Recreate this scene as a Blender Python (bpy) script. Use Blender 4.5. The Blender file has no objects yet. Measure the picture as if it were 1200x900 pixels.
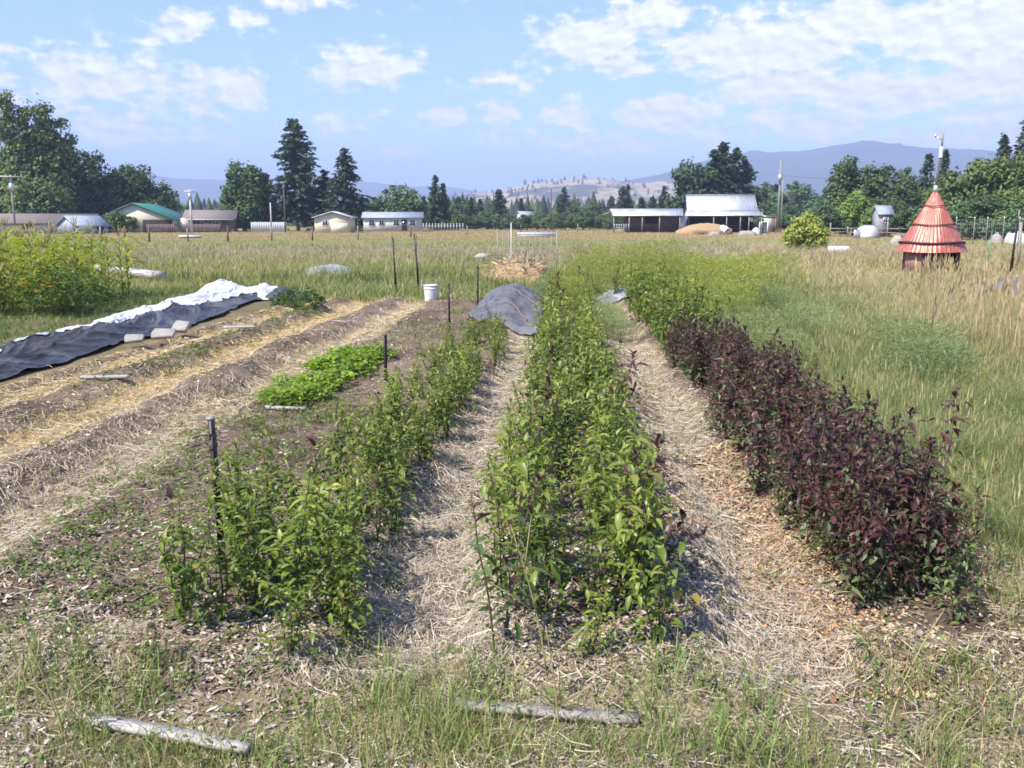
import bpy, math, random
import numpy as np
from mathutils import Vector
PI = math.pi
rng = np.random.default_rng(11)
random.seed(5)
scene = bpy.context.scene
col = scene.collection

# ------------------------------------------------------------------ camera geometry
CAMH, FPX = 1.8, 1082.0
PITCH = math.atan((450 - 259) / FPX)
YAW = math.atan((660 - 600) / FPX)
FW = np.array([-math.sin(YAW) * math.cos(PITCH), math.cos(YAW) * math.cos(PITCH), -math.sin(PITCH)])
RT = np.array([math.cos(YAW), math.sin(YAW), 0.0])
UP = np.array([-math.sin(YAW) * math.sin(PITCH), math.cos(YAW) * math.sin(PITCH), math.cos(PITCH)])

def ray(px, py):
    px = np.asarray(px, float); py = np.asarray(py, float)
    return FW + ((px - 600) / FPX)[..., None] * RT + ((450 - py) / FPX)[..., None] * UP

def gp(px, py, z=0.0):
    """where the sight line meets the ground height z"""
    d = ray(px, py)
    t = (z - CAMH) / d[..., 2]
    return np.stack([d[..., 0] * t, d[..., 1] * t], -1)

def at(px, d, z=0.0):
    """ground point at forward distance d in the direction of column px"""
    h = np.array([-math.sin(YAW), math.cos(YAW)]); r = RT[:2]
    p = h * d + r * ((px - 600) / FPX * d)
    return np.array([p[0], p[1], z])

def facing(px):
    return YAW - math.atan((px - 600) / FPX)

# ------------------------------------------------------------------ noise
def _hash(ix, iy, s):
    n = (ix.astype(np.int64) * 374761393 + iy.astype(np.int64) * 668265263 + s * 974634777) & 0xffffffff
    n = ((n ^ (n >> 13)) * 1274126177) & 0xffffffff
    return ((n ^ (n >> 16)) & 0xffff) / 65535.0

def vn(x, y, s=0):
    x = np.asarray(x, float); y = np.asarray(y, float)
    ix = np.floor(x); iy = np.floor(y); fx = x - ix; fy = y - iy
    fx = fx * fx * (3 - 2 * fx); fy = fy * fy * (3 - 2 * fy)
    a = _hash(ix, iy, s); b = _hash(ix + 1, iy, s); c = _hash(ix, iy + 1, s); d = _hash(ix + 1, iy + 1, s)
    return (a * (1 - fx) + b * fx) * (1 - fy) + (c * (1 - fx) + d * fx) * fy

def fbm(x, y, s=0, o=4):
    t = 0; a = .5; n = 0
    for k in range(o):
        t = t + a * vn(np.asarray(x) * 2 ** k, np.asarray(y) * 2 ** k, s + k * 17); n += a; a *= .5
    return t / n

def sst(a, b, x):
    t = np.clip((np.asarray(x, float) - a) / (b - a), 0, 1); return t * t * (3 - 2 * t)

def bump(x, c, w, e=.15):
    """1 inside |x-c|<w with soft edge e"""
    return 1 - sst(w - e, w + e, np.abs(np.asarray(x) - c))

# ------------------------------------------------------------------ mesh builder
def V3(a): return np.asarray(a, float).reshape(-1, 3)

class MB:
    def __init__(s): s.v = []; s.c = []; s.f = {3: [], 4: []}; s.n = 0; s.big = []
    def add(s, v, faces, c=(.5, .5, .5)):
        v = V3(v); n = len(v); c = np.asarray(c, float)
        if c.ndim == 1: c = np.tile(c, (n, 1))
        for f in faces:
            f = np.asarray(f, np.int64)
            if f.size: s.f.setdefault(f.shape[1], []).append(f + s.n)
        s.v.append(v); s.c.append(c); s.n += n
    def box(s, c, size, rz=0., col=(.5, .5, .5), tilt=0., roll=0.):
        x, y, z = [a / 2 for a in size]
        v = np.array([[i * x, j * y, k * z] for k in (-1, 1) for j in (-1, 1) for i in (-1, 1)])
        if tilt: v = rotv(v, 'x', tilt)
        if roll: v = rotv(v, 'y', roll)
        v = rotv(v, 'z', rz) + np.asarray(c, float)
        s.add(v, [[[0, 2, 3, 1], [4, 5, 7, 6], [0, 1, 5, 4], [2, 6, 7, 3], [0, 4, 6, 2], [1, 3, 7, 5]]], col)
    def tube(s, pts, r, n=6, col=(.5, .5, .5), cap=True):
        pts = V3(pts); m = len(pts); r = np.broadcast_to(np.asarray(r, float), (m,))
        t = np.gradient(pts, axis=0) if m > 1 else pts
        t /= np.linalg.norm(t, axis=1)[:, None] + 1e-9
        a = np.where(np.abs(t[:, 2:3]) > .9, np.array([[1., 0, 0]]), np.array([[0, 0, 1.]]))
        u = np.cross(t, a); u /= np.linalg.norm(u, axis=1)[:, None]; w = np.cross(t, u)
        an = np.arange(n) * 2 * PI / n
        v = pts[:, None] + r[:, None, None] * (np.cos(an)[None, :, None] * u[:, None] + np.sin(an)[None, :, None] * w[:, None])
        i = np.arange(m - 1)[:, None] * n; j = np.arange(n)[None]; k = (j + 1) % n
        f = np.stack([i + j, i + k, i + n + k, i + n + j], -1).reshape(-1, 4)
        fs = [f]
        if cap: fs += [np.arange(n)[None, ::-1], ((m - 1) * n + np.arange(n))[None]]
        s.add(v.reshape(-1, 3), fs, col)
    def poly(s, v, col=(.5, .5, .5)):
        v = V3(v); s.add(v, [np.arange(len(v))[None]], col)
    def prism(s, prof, y0, y1, col=(.5, .5, .5)):
        """profile in x,z swept from y0 to y1"""
        p = np.asarray(prof, float); n = len(p)
        a = np.c_[p[:, 0], np.full(n, y0), p[:, 1]]; b = np.c_[p[:, 0], np.full(n, y1), p[:, 1]]
        i = np.arange(n); k = (i + 1) % n
        s.add(np.r_[a, b], [np.stack([i, k, n + k, n + i], -1), np.arange(n)[None, ::-1], (n + np.arange(n))[None]], col)
    def prismx(s, prof, x0, x1, col=(.5, .5, .5)):
        """profile in y,z swept from x0 to x1"""
        p = np.asarray(prof, float); n = len(p)
        a = np.c_[np.full(n, x0), p]; b = np.c_[np.full(n, x1), p]
        i = np.arange(n); k = (i + 1) % n
        s.add(np.r_[a, b], [np.stack([i, k, n + k, n + i], -1), np.arange(n)[None, ::-1], (n + np.arange(n))[None]], col)
    def lathe(s, prof, n=20, col=(.5, .5, .5)):
        p = np.asarray(prof, float); m = len(p); an = np.arange(n) * 2 * PI / n
        v = np.stack([p[:, None, 0] * np.cos(an), p[:, None, 0] * np.sin(an), np.repeat(p[:, 1:2], n, 1)], -1).reshape(-1, 3)
        i = np.arange(m - 1)[:, None] * n; j = np.arange(n)[None]; k = (j + 1) % n
        s.add(v, [np.stack([i + j, i + k, i + n + k, i + n + j], -1).reshape(-1, 4)], col)
    def grid(s, P, col=(.5, .5, .5)):
        """P (a,b,3)"""
        a, b = P.shape[:2]
        i = np.arange(a - 1)[:, None] * b; j = np.arange(b - 1)[None]
        f = np.stack([i + j, i + j + 1, i + b + j + 1, i + b + j], -1).reshape(-1, 4)
        c = np.asarray(col, float)
        s.add(P.reshape(-1, 3), [f], c.reshape(-1, 3) if c.ndim == 3 else c)
    def mesh(s, name, smooth=False):
        me = bpy.data.meshes.new(name)
        V = np.concatenate(s.v); Cc = np.concatenate(s.c)
        loops = []; starts = []; o = 0
        for k, L in s.f.items():
            if not L: continue
            F = np.concatenate(L); loops.append(F.ravel()); starts.append(o + np.arange(len(F)) * k); o += F.size
        loops = np.concatenate(loops).astype(np.int32); starts = np.concatenate(starts).astype(np.int32)
        me.vertices.add(len(V)); me.vertices.foreach_set('co', V.astype(np.float32).ravel())
        me.loops.add(len(loops)); me.loops.foreach_set('vertex_index', loops)
        me.polygons.add(len(starts)); me.polygons.foreach_set('loop_start', starts)
        if smooth: me.polygons.foreach_set('use_smooth', np.ones(len(starts), bool))
        at_ = me.attributes.new('Col', 'FLOAT_COLOR', 'POINT')
        at_.data.foreach_set('color', np.c_[Cc, np.ones(len(Cc))].astype(np.float32).ravel())
        me.update(calc_edges=True)
        return me
    def build(s, name, mat, parent=None, smooth=False):
        return link(name, s.mesh(name, smooth), mat, parent)

def rotv(v, ax, a):
    c, s = math.cos(a), math.sin(a); v = V3(v); x, y, z = v.T
    if ax == 'z': return np.c_[c * x - s * y, s * x + c * y, z]
    if ax == 'x': return np.c_[x, c * y - s * z, s * y + c * z]
    return np.c_[c * x + s * z, y, -s * x + c * z]

def link(name, me, mat, parent=None):
    if mat and not me.materials: me.materials.append(mat)
    o = bpy.data.objects.new(name, me); col.objects.link(o)
    if parent: o.parent = parent
    return o

def tag(o, label, cat=None, group=None, kind=None):
    o['label'] = label
    if cat: o['category'] = cat
    if group: o['group'] = group
    if kind: o['kind'] = kind
    return o

def thing(name, label, cat, loc=(0, 0, 0), rz=0., group=None, scale=1.):
    o = bpy.data.objects.new(name, None); col.objects.link(o)
    o.empty_display_size = .2
    o.location = tuple(float(a) for a in loc); o.rotation_euler = (0, 0, rz)
    o.scale = (scale,) * 3 if np.isscalar(scale) else scale
    return tag(o, label, cat, group)

# ------------------------------------------------------------------ materials
def newmat(name):
    m = bpy.data.materials.new(name); m.use_nodes = True
    nt = m.node_tree; nt.nodes.clear()
    out = nt.nodes.new('ShaderNodeOutputMaterial')
    return m, nt, nt.nodes, nt.links, out

def mix_rgb(nt, fac, a, b, mode='MIX'):
    n = nt.nodes.new('ShaderNodeMix'); n.data_type = 'RGBA'; n.blend_type = mode
    for sock, val in ((n.inputs[0], fac), (n.inputs[6], a), (n.inputs[7], b)):
        if hasattr(val, 'is_linked') or hasattr(val, 'links'): nt.links.new(val, sock)
        else: sock.default_value = val if not isinstance(val, tuple) or len(val) == 4 else (*val, 1)
    return n.outputs[2]

def noise(nt, scale, detail=4, rough=.6, coord='Object', stretch=None, attr=None):
    tc = nt.nodes.new('ShaderNodeTexCoord'); src = tc.outputs[coord]
    if stretch:
        mp = nt.nodes.new('ShaderNodeMapping'); mp.inputs['Scale'].default_value = stretch
        nt.links.new(src, mp.inputs[0]); src = mp.outputs[0]
    n = nt.nodes.new('ShaderNodeTexNoise'); n.inputs['Scale'].default_value = scale
    n.inputs['Detail'].default_value = detail; n.inputs['Roughness'].default_value = rough
    nt.links.new(src, n.inputs['Vector'])
    return n.outputs[0]

def ramp(nt, src, a, b, lo=0., hi=1.):
    n = nt.nodes.new('ShaderNodeMapRange'); n.inputs[1].default_value = a; n.inputs[2].default_value = b
    n.inputs[3].default_value = lo; n.inputs[4].default_value = hi
    nt.links.new(src, n.inputs[0]); return n.outputs[0]

def mat_leaf(name, transl=.3, rough=.5, var=.35, spec=.4, nscale=None, obj_var=.25):
    """colours come from each leaf's own vertex colour, varied a little per plant"""
    m, nt, N, L, out = newmat(name)
    a = N.new('ShaderNodeAttribute'); a.attribute_name = 'Col'
    c = a.outputs['Color']
    oi = N.new('ShaderNodeObjectInfo')
    c = mix_rgb(nt, 1., c, mix_rgb(nt, oi.outputs['Random'], (1 - obj_var,) * 3, (1 + obj_var, 1 + obj_var * .8, 1 + obj_var * .3)), 'MULTIPLY')
    if name.startswith(('tree', 'conifer')): c = mix_rgb(nt, 1., c, (1.4, 1.4, 1.3), 'MULTIPLY')
    if nscale:
        c = mix_rgb(nt, 1., c, mix_rgb(nt, noise(nt, nscale, 3), (1 - var,) * 3, (1 + var,) * 3), 'MULTIPLY')
    p = N.new('ShaderNodeBsdfPrincipled'); L.new(c, p.inputs['Base Color'])
    p.inputs['Roughness'].default_value = rough; p.inputs['Specular IOR Level'].default_value = spec
    if transl:
        t = N.new('ShaderNodeBsdfTranslucent')
        L.new(mix_rgb(nt, 1., c, (1.25, 1.3, .7), 'MULTIPLY'), t.inputs[0])
        mx = N.new('ShaderNodeMixShader'); mx.inputs[0].default_value = transl
        L.new(p.outputs[0], mx.inputs[1]); L.new(t.outputs[0], mx.inputs[2]); L.new(mx.outputs[0], out.inputs[0])
    else: L.new(p.outputs[0], out.inputs[0])
    return m

def mat_p(name, c1, c2, scale=4, rough=.7, metal=0., bmp=.0, stretch=None, lo=.35, hi=.65, detail=5, spec=.3, dirt=None):
    m, nt, N, L, out = newmat(name)
    f = ramp(nt, noise(nt, scale, detail, .65, 'Object', stretch), lo, hi)
    c = mix_rgb(nt, f, c1, c2)
    if dirt:
        f2 = ramp(nt, noise(nt, scale * .31, 6, .7, 'Object', stretch), .5, .72)
        c = mix_rgb(nt, f2, c, dirt)
    p = N.new('ShaderNodeBsdfPrincipled'); L.new(c, p.inputs['Base Color'])
    p.inputs['Roughness'].default_value = rough; p.inputs['Metallic'].default_value = metal
    p.inputs['Specular IOR Level'].default_value = spec
    if bmp:
        b = N.new('ShaderNodeBump'); b.inputs['Strength'].default_value = bmp; b.inputs['Distance'].default_value = .02
        L.new(noise(nt, scale * 4, 5, .6, 'Object', stretch), b.inputs['Height']); L.new(b.outputs[0], p.inputs['Normal'])
    L.new(p.outputs[0], out.inputs[0])
    return m

def mat_ground():
    m, nt, N, L, out = newmat('ground')
    a = N.new('ShaderNodeAttribute'); a.attribute_name = 'Col'; c = a.outputs['Color']
    for sc, lo, hi, d in ((.9, .75, 1.25, 4), (9, .7, 1.3, 5), (70, .6, 1.4, 5)):
        c = mix_rgb(nt, 1., c, mix_rgb(nt, ramp(nt, noise(nt, sc, d, .65), .3, .7), (lo,) * 3, (hi, hi * .98, hi * .95)), 'MULTIPLY')
    p = N.new('ShaderNodeBsdfPrincipled'); L.new(c, p.inputs['Base Color']); p.inputs['Roughness'].default_value = .95
    p.inputs['Specular IOR Level'].default_value = .1
    b = N.new('ShaderNodeBump'); b.inputs['Strength'].default_value = .8; b.inputs['Distance'].default_value = .03
    L.new(noise(nt, 55, 6, .7), b.inputs['Height']); L.new(b.outputs[0], p.inputs['Normal'])
    L.new(p.outputs[0], out.inputs[0])
    return m

M = {}
M['ground'] = mat_ground()
M['leaf'] = mat_leaf('sapling_leaves', .36, .42, spec=.45)
M['purple'] = mat_leaf('purple_leaves', .26, .42, spec=.45)
M['grass'] = mat_leaf('grass_blades', .3, .6, spec=.25, obj_var=0.)
M['straw'] = mat_leaf('straw_stalks', .1, .55, spec=.35, obj_var=0.)
M['chips'] = mat_leaf('wood_chips', 0., .8, spec=.2, obj_var=0.)
M['tree'] = mat_leaf('tree_leaves', .22, .6, spec=.25, nscale=.35, obj_var=.22)
M['needle'] = mat_leaf('conifer_needles', .1, .65, spec=.2, nscale=.4, obj_var=.2)
M['bark'] = mat_p('bark', (.07, .055, .045), (.16, .13, .10), 6, .9, bmp=.6, stretch=(1, 1, .25))
M['stem'] = mat_p('woody_stem', (.07, .05, .035), (.14, .10, .06), 20, .7)
M['cornstem'] = mat_p('corn_stalk', (.13, .18, .05), (.22, .24, .08), 8, .6)
M['postmetal'] = mat_p('dark_post_paint', (.022, .018, .02), (.05, .04, .045), 25, .45, .3, dirt=(.10, .07, .06))
M['greypost'] = mat_p('grey_post_wood', (.20, .18, .16), (.36, .33, .29), 9, .85, bmp=.4, stretch=(3, 3, .3))
M['darkpost'] = mat_p('dark_post_wood', (.08, .065, .055), (.17, .14, .12), 9, .9, bmp=.4, stretch=(3, 3, .3))
M['board'] = mat_p('weathered_board', (.32, .30, .28), (.52, .49, .46), 7, .85, bmp=.15, stretch=(.35, 6, 6), dirt=(.20, .18, .15))
M['white'] = mat_p('white_plastic', (.62, .62, .60), (.70, .70, .68), 6, .4, dirt=(.55, .53, .48))
M['whitemetal'] = mat_p('white_paint', (.50, .50, .48), (.62, .62, .60), 5, .55, dirt=(.42, .39, .34))
M['galv'] = mat_p('galvanised_steel', (.42, .44, .46), (.60, .62, .64), 3, .38, .55, stretch=(1, 1, .4))
M['wire'] = mat_p('fence_wire', (.30, .30, .30), (.45, .45, .45), 8, .5, .5)
M['stone'] = mat_p('pale_stone', (.27, .25, .22), (.40, .375, .33), 9, .9, bmp=.6)
M['blackfilm'] = mat_p('black_plastic_film', (.03, .029, .031), (.06, .058, .062), 3, .42, spec=.4, bmp=.5, dirt=(.15, .14, .135))
M['whitefilm'] = mat_p('white_plastic_film', (.52, .52, .53), (.64, .64, .65), 3, .4, spec=.4, bmp=.15, dirt=(.5, .49, .47))
M['cloth'] = mat_p('grey_ground_cloth', (.075, .075, .085), (.15, .15, .165), 5, .75, bmp=.5, dirt=(.17, .165, .17))
M['paleloth'] = mat_p('pale_ground_cloth', (.20, .21, .23), (.34, .35, .37), 6, .7, bmp=.3)
M['soil'] = mat_p('tan_earth', (.30, .20, .11), (.42, .29, .16), 5, .95, bmp=.8)

# ------------------------------------------------------------------ ground
def wob(y, s, a=.12): return (vn(np.asarray(y) * .8, np.zeros_like(np.asarray(y, float)), s) - .5) * 2 * a

def beds_mask(x, y):
    far = np.where(x < -1.9, 21.5, 22.0)
    return sst(3.2, 3.6, y + wob(x, 3, .15)) * (1 - sst(far - .7, far + .7, y)) * sst(-6.15, -5.9, x) * (1 - sst(2.25, 2.6, x))

PATHS = [(-.62, .26), (1.0, .24), (-3.25, .30), (-4.40, .33), (-5.62, .33)]
def gz(x, y):
    x = np.asarray(x, float); y = np.asarray(y, float)
    b = beds_mask(x, y)
    h = .085 * np.ones_like(x)
    for c, w in PATHS: h = h - .10 * bump(x + wob(y, int(c * 10) + 90), c, w, .16)
    h = h + .06 * bump(x, -3.83, .28, .2) * (1 - sst(14, 17, y))
    h = h + (fbm(x * 3, y * 3, 5, 3) - .5) * .07 + (vn(x * 9, y * 9, 8) - .5) * .035
    n = (fbm(x * .9, y * .9, 31, 3) - .5) * .10
    near = 1 - sst(60, 120, np.hypot(x, y))
    return (b * h + (1 - b) * n) * near

STRAW = np.array([.43, .355, .25]); GOLD = np.array([.47, .35, .17]); CHIP = np.array([.195, .150, .115]); SOIL = np.array([.13, .098, .072])
DRY = np.array([.27, .215, .115]); GRN = np.array([.10, .13, .04]); MAU = np.array([.245, .195, .135]); OCH = np.array([.26, .19, .09])
def gcol(x, y):
    d = np.hypot(x, y)
    n1 = fbm(x * .25, y * .25, 40, 3); n2 = fbm(x * 1.5, y * 1.5, 47, 3)
    def lerp(a, b, t): return a + (b - a) * t[..., None]
    c = lerp(GRN * np.ones(x.shape + (3,)), DRY, sst(.38, .62, n1 + .0))
    c = lerp(c, DRY, sst(3.5, 6, x - .05 * y) * .7)
    c = lerp(c, MAU, sst(38, 46, y) * (1 - sst(60, 75, y)) * (x < 30) * .8)
    c = lerp(c, np.array([.19, .20, .07]), sst(70, 76, y) * (1 - sst(88, 96, y)) * .8)
    c = lerp(c, OCH, sst(88, 98, y) * .9)
    c = lerp(c, SOIL * .9 + GRN * .2, bump(x, -9.3, 3.2, 1.) * (1 - sst(20, 24, y)) * .8)
    b = beds_mask(x, y)
    k = lerp(CHIP * np.ones(x.shape + (3,)), SOIL, sst(.45, .65, n2))
    for (cx, w), g in zip(PATHS, (STRAW, STRAW, STRAW * .5 + GOLD * .5, GOLD, GOLD)):
        k = lerp(k, g, bump(x + wob(y, int(cx * 10) + 90), cx, w, .14) * sst(.22, .42, n2 + .12))
    k = lerp(k, SOIL * 1.1, bump(x, -6.0, .25, .15) * .9)
    c = lerp(c, k, b)
    fgm = sst(1.9, 2.3, x) * (1 - sst(2.6, 3.2, x + .1 * y)) * (1 - sst(7, 9, y)) * sst(2., 3., y)
    c = lerp(c, STRAW * .95, np.clip(fgm * sst(.35, .5, n2), 0, 1))
    fr = (1 - sst(3.3, 3.8, y)) * (1 - sst(2.5, 3.5, np.abs(x)))
    c = lerp(c, CHIP * .75 + STRAW * .22, fr * .85); c = lerp(c, STRAW * .85, fr * sst(.42, .6, n2) * .8)
    return c

def axis(lo, hi, mid0, mid1, fine, grow=1.13):
    a = list(np.arange(mid0, mid1, fine)); s = fine; p = a[-1]
    while p < hi: s *= grow; p += s; a.append(p)
    s = fine; p = mid0; pre = []
    while p > lo: s *= grow; p -= s; pre.append(p)
    return np.array(pre[::-1] + a)
gx = axis(-7000, 7000, -7.0, 3.4, .045); gy = axis(-200, 7500, 1.6, 13., .045, 1.05)
X, Y = np.meshgrid(gx, gy, indexing='ij')
mb = MB(); mb.grid(np.stack([X, Y, gz(X, Y)], -1)[:, ::-1], gcol(X, Y)[:, ::-1])
g = mb.build('ground', M['ground'], smooth=True); tag(g, 'garden soil, mulched paths and dry hay field', None, None, 'structure')

# ------------------------------------------------------------------ scatter helpers
def blades(mb, P, Hh, W, lean, c, curve=.35):
    n = len(P); az = rng.uniform(0, PI, n)
    s = np.c_[np.cos(az), np.sin(az), np.zeros(n)] * (W / 2)[:, None]
    la = rng.uniform(0, 2 * PI, n); lv = np.c_[np.cos(la), np.sin(la), np.zeros(n)] * (lean * Hh)[:, None]
    up = np.c_[np.zeros(n), np.zeros(n), Hh]
    m = P + up * .55 + lv * curve; t = P + up * np.sqrt(np.clip(1 - lean ** 2 * .5, .2, 1))[:, None] + lv
    v = np.stack([P - s, P + s, m + s * .8, m - s * .8, t], 1).reshape(-1, 3)
    i = np.arange(n)[:, None] * 5
    mb.add(v, [i + np.array([[0, 1, 2, 3]]), i + np.array([[3, 2, 4]])], np.repeat(c, 5, 0))
    return t, lv

def heads(mb, T, lv, Lh, Wh, c):
    n = len(T); az = rng.uniform(0, PI, n); s = np.c_[np.cos(az), np.sin(az), np.zeros(n)] * (Wh / 2)[:, None]
    d = np.c_[lv[:, :2] * .6, np.full(n, 1.)]; d[:, :2] /= np.maximum(1, np.linalg.norm(d[:, :2], axis=1))[:, None]
    d = d * Lh[:, None]; b = T - d * .35
    v = np.stack([b, b + d * .4 + s, b + d, b + d * .4 - s], 1).reshape(-1, 3)
    mb.add(v, [np.arange(n)[:, None] * 4 + np.array([[0, 1, 2, 3]])], np.repeat(c, 4, 0))

def cvar(base, n, v=.25, h=.1):
    base = np.asarray(base, float)
    if base.ndim == 1: base = np.tile(base, (n, 1))
    return np.clip(base * (1 + rng.normal(0, v, (n, 1))).clip(.4, 1.8) * (1 + rng.normal(0, h, (n, 3))), .004, .8)

def mixc(cols, w):
    """pick one of several base colours per item by weights (n,k)"""
    w = np.asarray(w, float); w = w / w.sum(1, keepdims=True); cu = w.cumsum(1)
    r = rng.random((len(w), 1)); i = (r > cu).sum(1).clip(0, len(cols) - 1)
    return np.asarray(cols)[i]

def pix_scatter(n, x0, x1, y0, y1):
    return gp(rng.uniform(x0, x1, n), rng.uniform(y0, y1, n))

def leaves(mb, P, D, Nn, L, W, droop, c):
    P, D, Nn = V3(P), V3(D), V3(Nn); n = len(P)
    D = D / np.linalg.norm(D, axis=1)[:, None]
    S = np.cross(D, Nn); S /= np.linalg.norm(S, axis=1)[:, None] + 1e-9; Nn = np.cross(S, D)
    L, W, droop = [np.broadcast_to(np.asarray(a, float), (n,))[:, None] for a in (L, W, droop)]
    def pt(t): return P + D * L * t - Nn * droop * L * t * t
    m1, m2 = pt(.3), pt(.66); f = Nn * W * .22
    v = np.stack([P, m1 - S * W * .44 + f, m1, m1 + S * W * .44 + f, m2 - S * W * .40 + f, m2, m2 + S * W * .40 + f, pt(1.)], 1).reshape(-1, 3)
    i = np.arange(n)[:, None] * 8
    tr = np.concatenate([i + np.array([[0, 2, 1]]), i + np.array([[0, 3, 2]]), i + np.array([[4, 5, 7]]), i + np.array([[5, 6, 7]])])
    qd = np.concatenate([i + np.array([[1, 2, 5, 4]]), i + np.array([[2, 3, 6, 5]])])
    c = np.asarray(c, float); c = np.tile(c, (n, 1)) if c.ndim == 1 else c
    mb.add(v, [tr, qd], np.repeat(c, 8, 0))

# ------------------------------------------------------------------ saplings
G1, G2, G3 = np.array([.10, .165, .03]), np.array([.18, .25, .04]), np.array([.27, .31, .07])
PU1, PU2, PU3 = np.array([.064, .031, .033]), np.array([.13, .052, .052]), np.array([.09, .115, .05])
def sapling_mesh(seed, h, kind, stems=3, spread=.09, whip=False):
    r = np.random.default_rng(seed); st = MB(); lf = MB()
    for k in range(stems):
        a = r.uniform(0, 2 * PI); hh = h * (1 if k == 0 else r.uniform(.5, .92)); sp = spread * (0.3 if k == 0 else r.uniform(.5, 1.3))
        t = np.linspace(0, 1, 7); wob_ = r.normal(0, .02, (7, 2)).cumsum(0)
        ln = np.c_[np.cos(a) * sp * t ** .8 + wob_[:, 0] * t, np.sin(a) * sp * t ** .8 + wob_[:, 1] * t, hh * t]
        st.tube(ln, np.linspace(.006, .002, 7), 5)
        nl = int(hh / (.034 if whip else .0092))
        for j in range(nl):
            L_k = r.choice([.7, 1., 1., 1.25]); u = (.12 if not whip else .25) + (1 - (.12 if not whip else .25)) * (j + r.uniform(0, .8)) / nl
            p = np.array([np.interp(u, t, ln[:, i]) for i in range(3)])
            ph = j * 2.4 + r.normal(0, .4)
            top = u > .9
            el = r.normal(.3, .5) + (.8 if top else 0)
            if not whip and not top and r.random() < .68:      # carried on a short side shoot
                off = r.uniform(.02, .15) * (1.15 - u * .6)
                p = p + np.array([math.cos(ph) * off, math.sin(ph) * off, r.uniform(-.01, .05)])
                ph += r.normal(0, 1.)
            d = np.array([math.cos(ph) * math.cos(el), math.sin(ph) * math.cos(el), math.sin(el)])
            nrm = np.array([-math.cos(ph) * math.sin(el), -math.sin(ph) * math.sin(el), math.cos(el)]) + r.normal(0, .25, 3)
            L = L_k * r.uniform(.036, .07) * (1.15 if whip else 1.) * (.8 if top else 1)
            if kind == 'green':
                c = G1 + (G2 - G1) * r.random() if u < .72 else G2 + (G3 - G2) * r.random()
                if r.random() < .03: c = np.array([.34, .29, .06])
            elif kind == 'purple':
                pw = np.clip((u - .25) / .45, 0, 1)
                c = (PU1 + (PU2 - PU1) * r.random() ** 2) if r.random() < pw * .72 + .12 else PU3 * r.uniform(.8, 1.7)
            else:
                c = (PU1 + (PU2 - PU1) * r.random()) if u > .72 else (PU3 * 1.1 + (G1 - PU3 * 1.1) * r.random())
            leaves(lf, [p], [d], [nrm], L, L * r.uniform(.36, .52), r.uniform(.1, .9), c * r.uniform(.75, 1.2))
    sm = st.mesh('stem', True); sm.materials.append(M['stem'])
    fm = lf.mesh('foliage'); fm.materials.append(M['purple' if kind != 'green' else 'leaf'])
    return sm, fm
VG = [sapling_mesh(100 + i, h, 'green', s) for i, (h, s) in enumerate([(.62, 3), (.68, 4), (.55, 3), (.72, 4), (.6, 4), (.5, 3), (.66, 3), (.58, 4)])]
VP = [sapling_mesh(200 + i, h, 'purple', s, .10) for i, (h, s) in enumerate([(.62, 4), (.7, 4), (.56, 4), (.66, 5), (.6, 4), (.74, 4)])]
VT = [sapling_mesh(300 + i, h, 'tip', s, .06) for i, (h, s) in enumerate([(.62, 2), (.7, 2), (.55, 2)])]
VW = [sapling_mesh(400 + i, h, 'tip', 1, .03, True) for i, h in enumerate([.62, .55, .78])]

def plant(name, var, x, y, label, group, sc=1., cat='sapling', zs=1.):
    o = thing(name, label, cat, (x, y, float(gz(x, y)) - .01), random.uniform(0, 2 * PI), group, (sc, sc, sc * zs))
    if cat == 'sapling': o.rotation_euler = (random.gauss(0, .09), random.gauss(0, .09), o.rotation_euler.z)
    for nm, me in zip(('stem', 'foliage'), var):
        c = bpy.data.objects.new(nm, me); col.objects.link(c); c.parent = o
    return o

R = random.Random(3)
def row(name, vs, xs, y0, y1, n, label, group, sx=.05, s0=.85, s1=1.15, tips=0., purp=None):
    for k in range(n):
        y = y0 + (y1 - y0) * (k + R.uniform(.1, .9)) / n
        x = R.choice(xs) + R.gauss(0, sx)
        sc = R.uniform(s0, s1)
        if name == 'purple_sapling': sc *= .95 - .14 * R.random()
        if xs[0] == -1.32: sc *= 1 - .38 * min(1, max(0, (y - 7) / 7))
        if name == 'purple_sapling': x -= .24 * (1 - min(1, max(0, (y - 4.2) / 3))) * max(0, (x - 1.3) / .6)
        if R.random() < tips:
            plant('purple_tipped_sapling', R.choice(VT), x, y, purp[0], purp[1], sc * 1.05)
        else: plant(name, R.choice(vs), x, y, label, group, sc)

tipm = ('purple tipped sapling growing among the green ones of the middle double row', 'purple tipped saplings in the middle row')
tipl = ('purple tipped sapling growing among the green ones of the thin left row', 'purple tipped saplings in the left row')
row('green_sapling', VG, [-.15], 3.5, 13.5, 54, 'bright green leafy sapling in the double row of the middle bed', 'green saplings in the middle double row', .08, .85, 1.15, .07, tipm)
row('green_sapling', VG, [.31], 3.5, 13.5, 54, 'bright green leafy sapling in the double row of the middle bed', 'green saplings in the middle double row', .08, .85, 1.15, .07, tipm)
row('green_sapling', VG, [.08], 4.6, 10., 6, 'bright green leafy sapling in the double row of the middle bed', 'green saplings in the middle double row', .07, .6, .85)
row('green_sapling', VG, [-.12, .3], 13.5, 21.8, 38, 'bright green leafy sapling in the double row of the middle bed', 'green saplings in the middle double row', .08, .85, 1.2, .28, tipm)
row('green_sapling', VG, [-1.32, -1.02], 3.55, 15., 100, 'light green sapling in the loose row between front post and straw path', 'green saplings in the left row', .11, .62, 1.0, .12, tipl)
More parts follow.
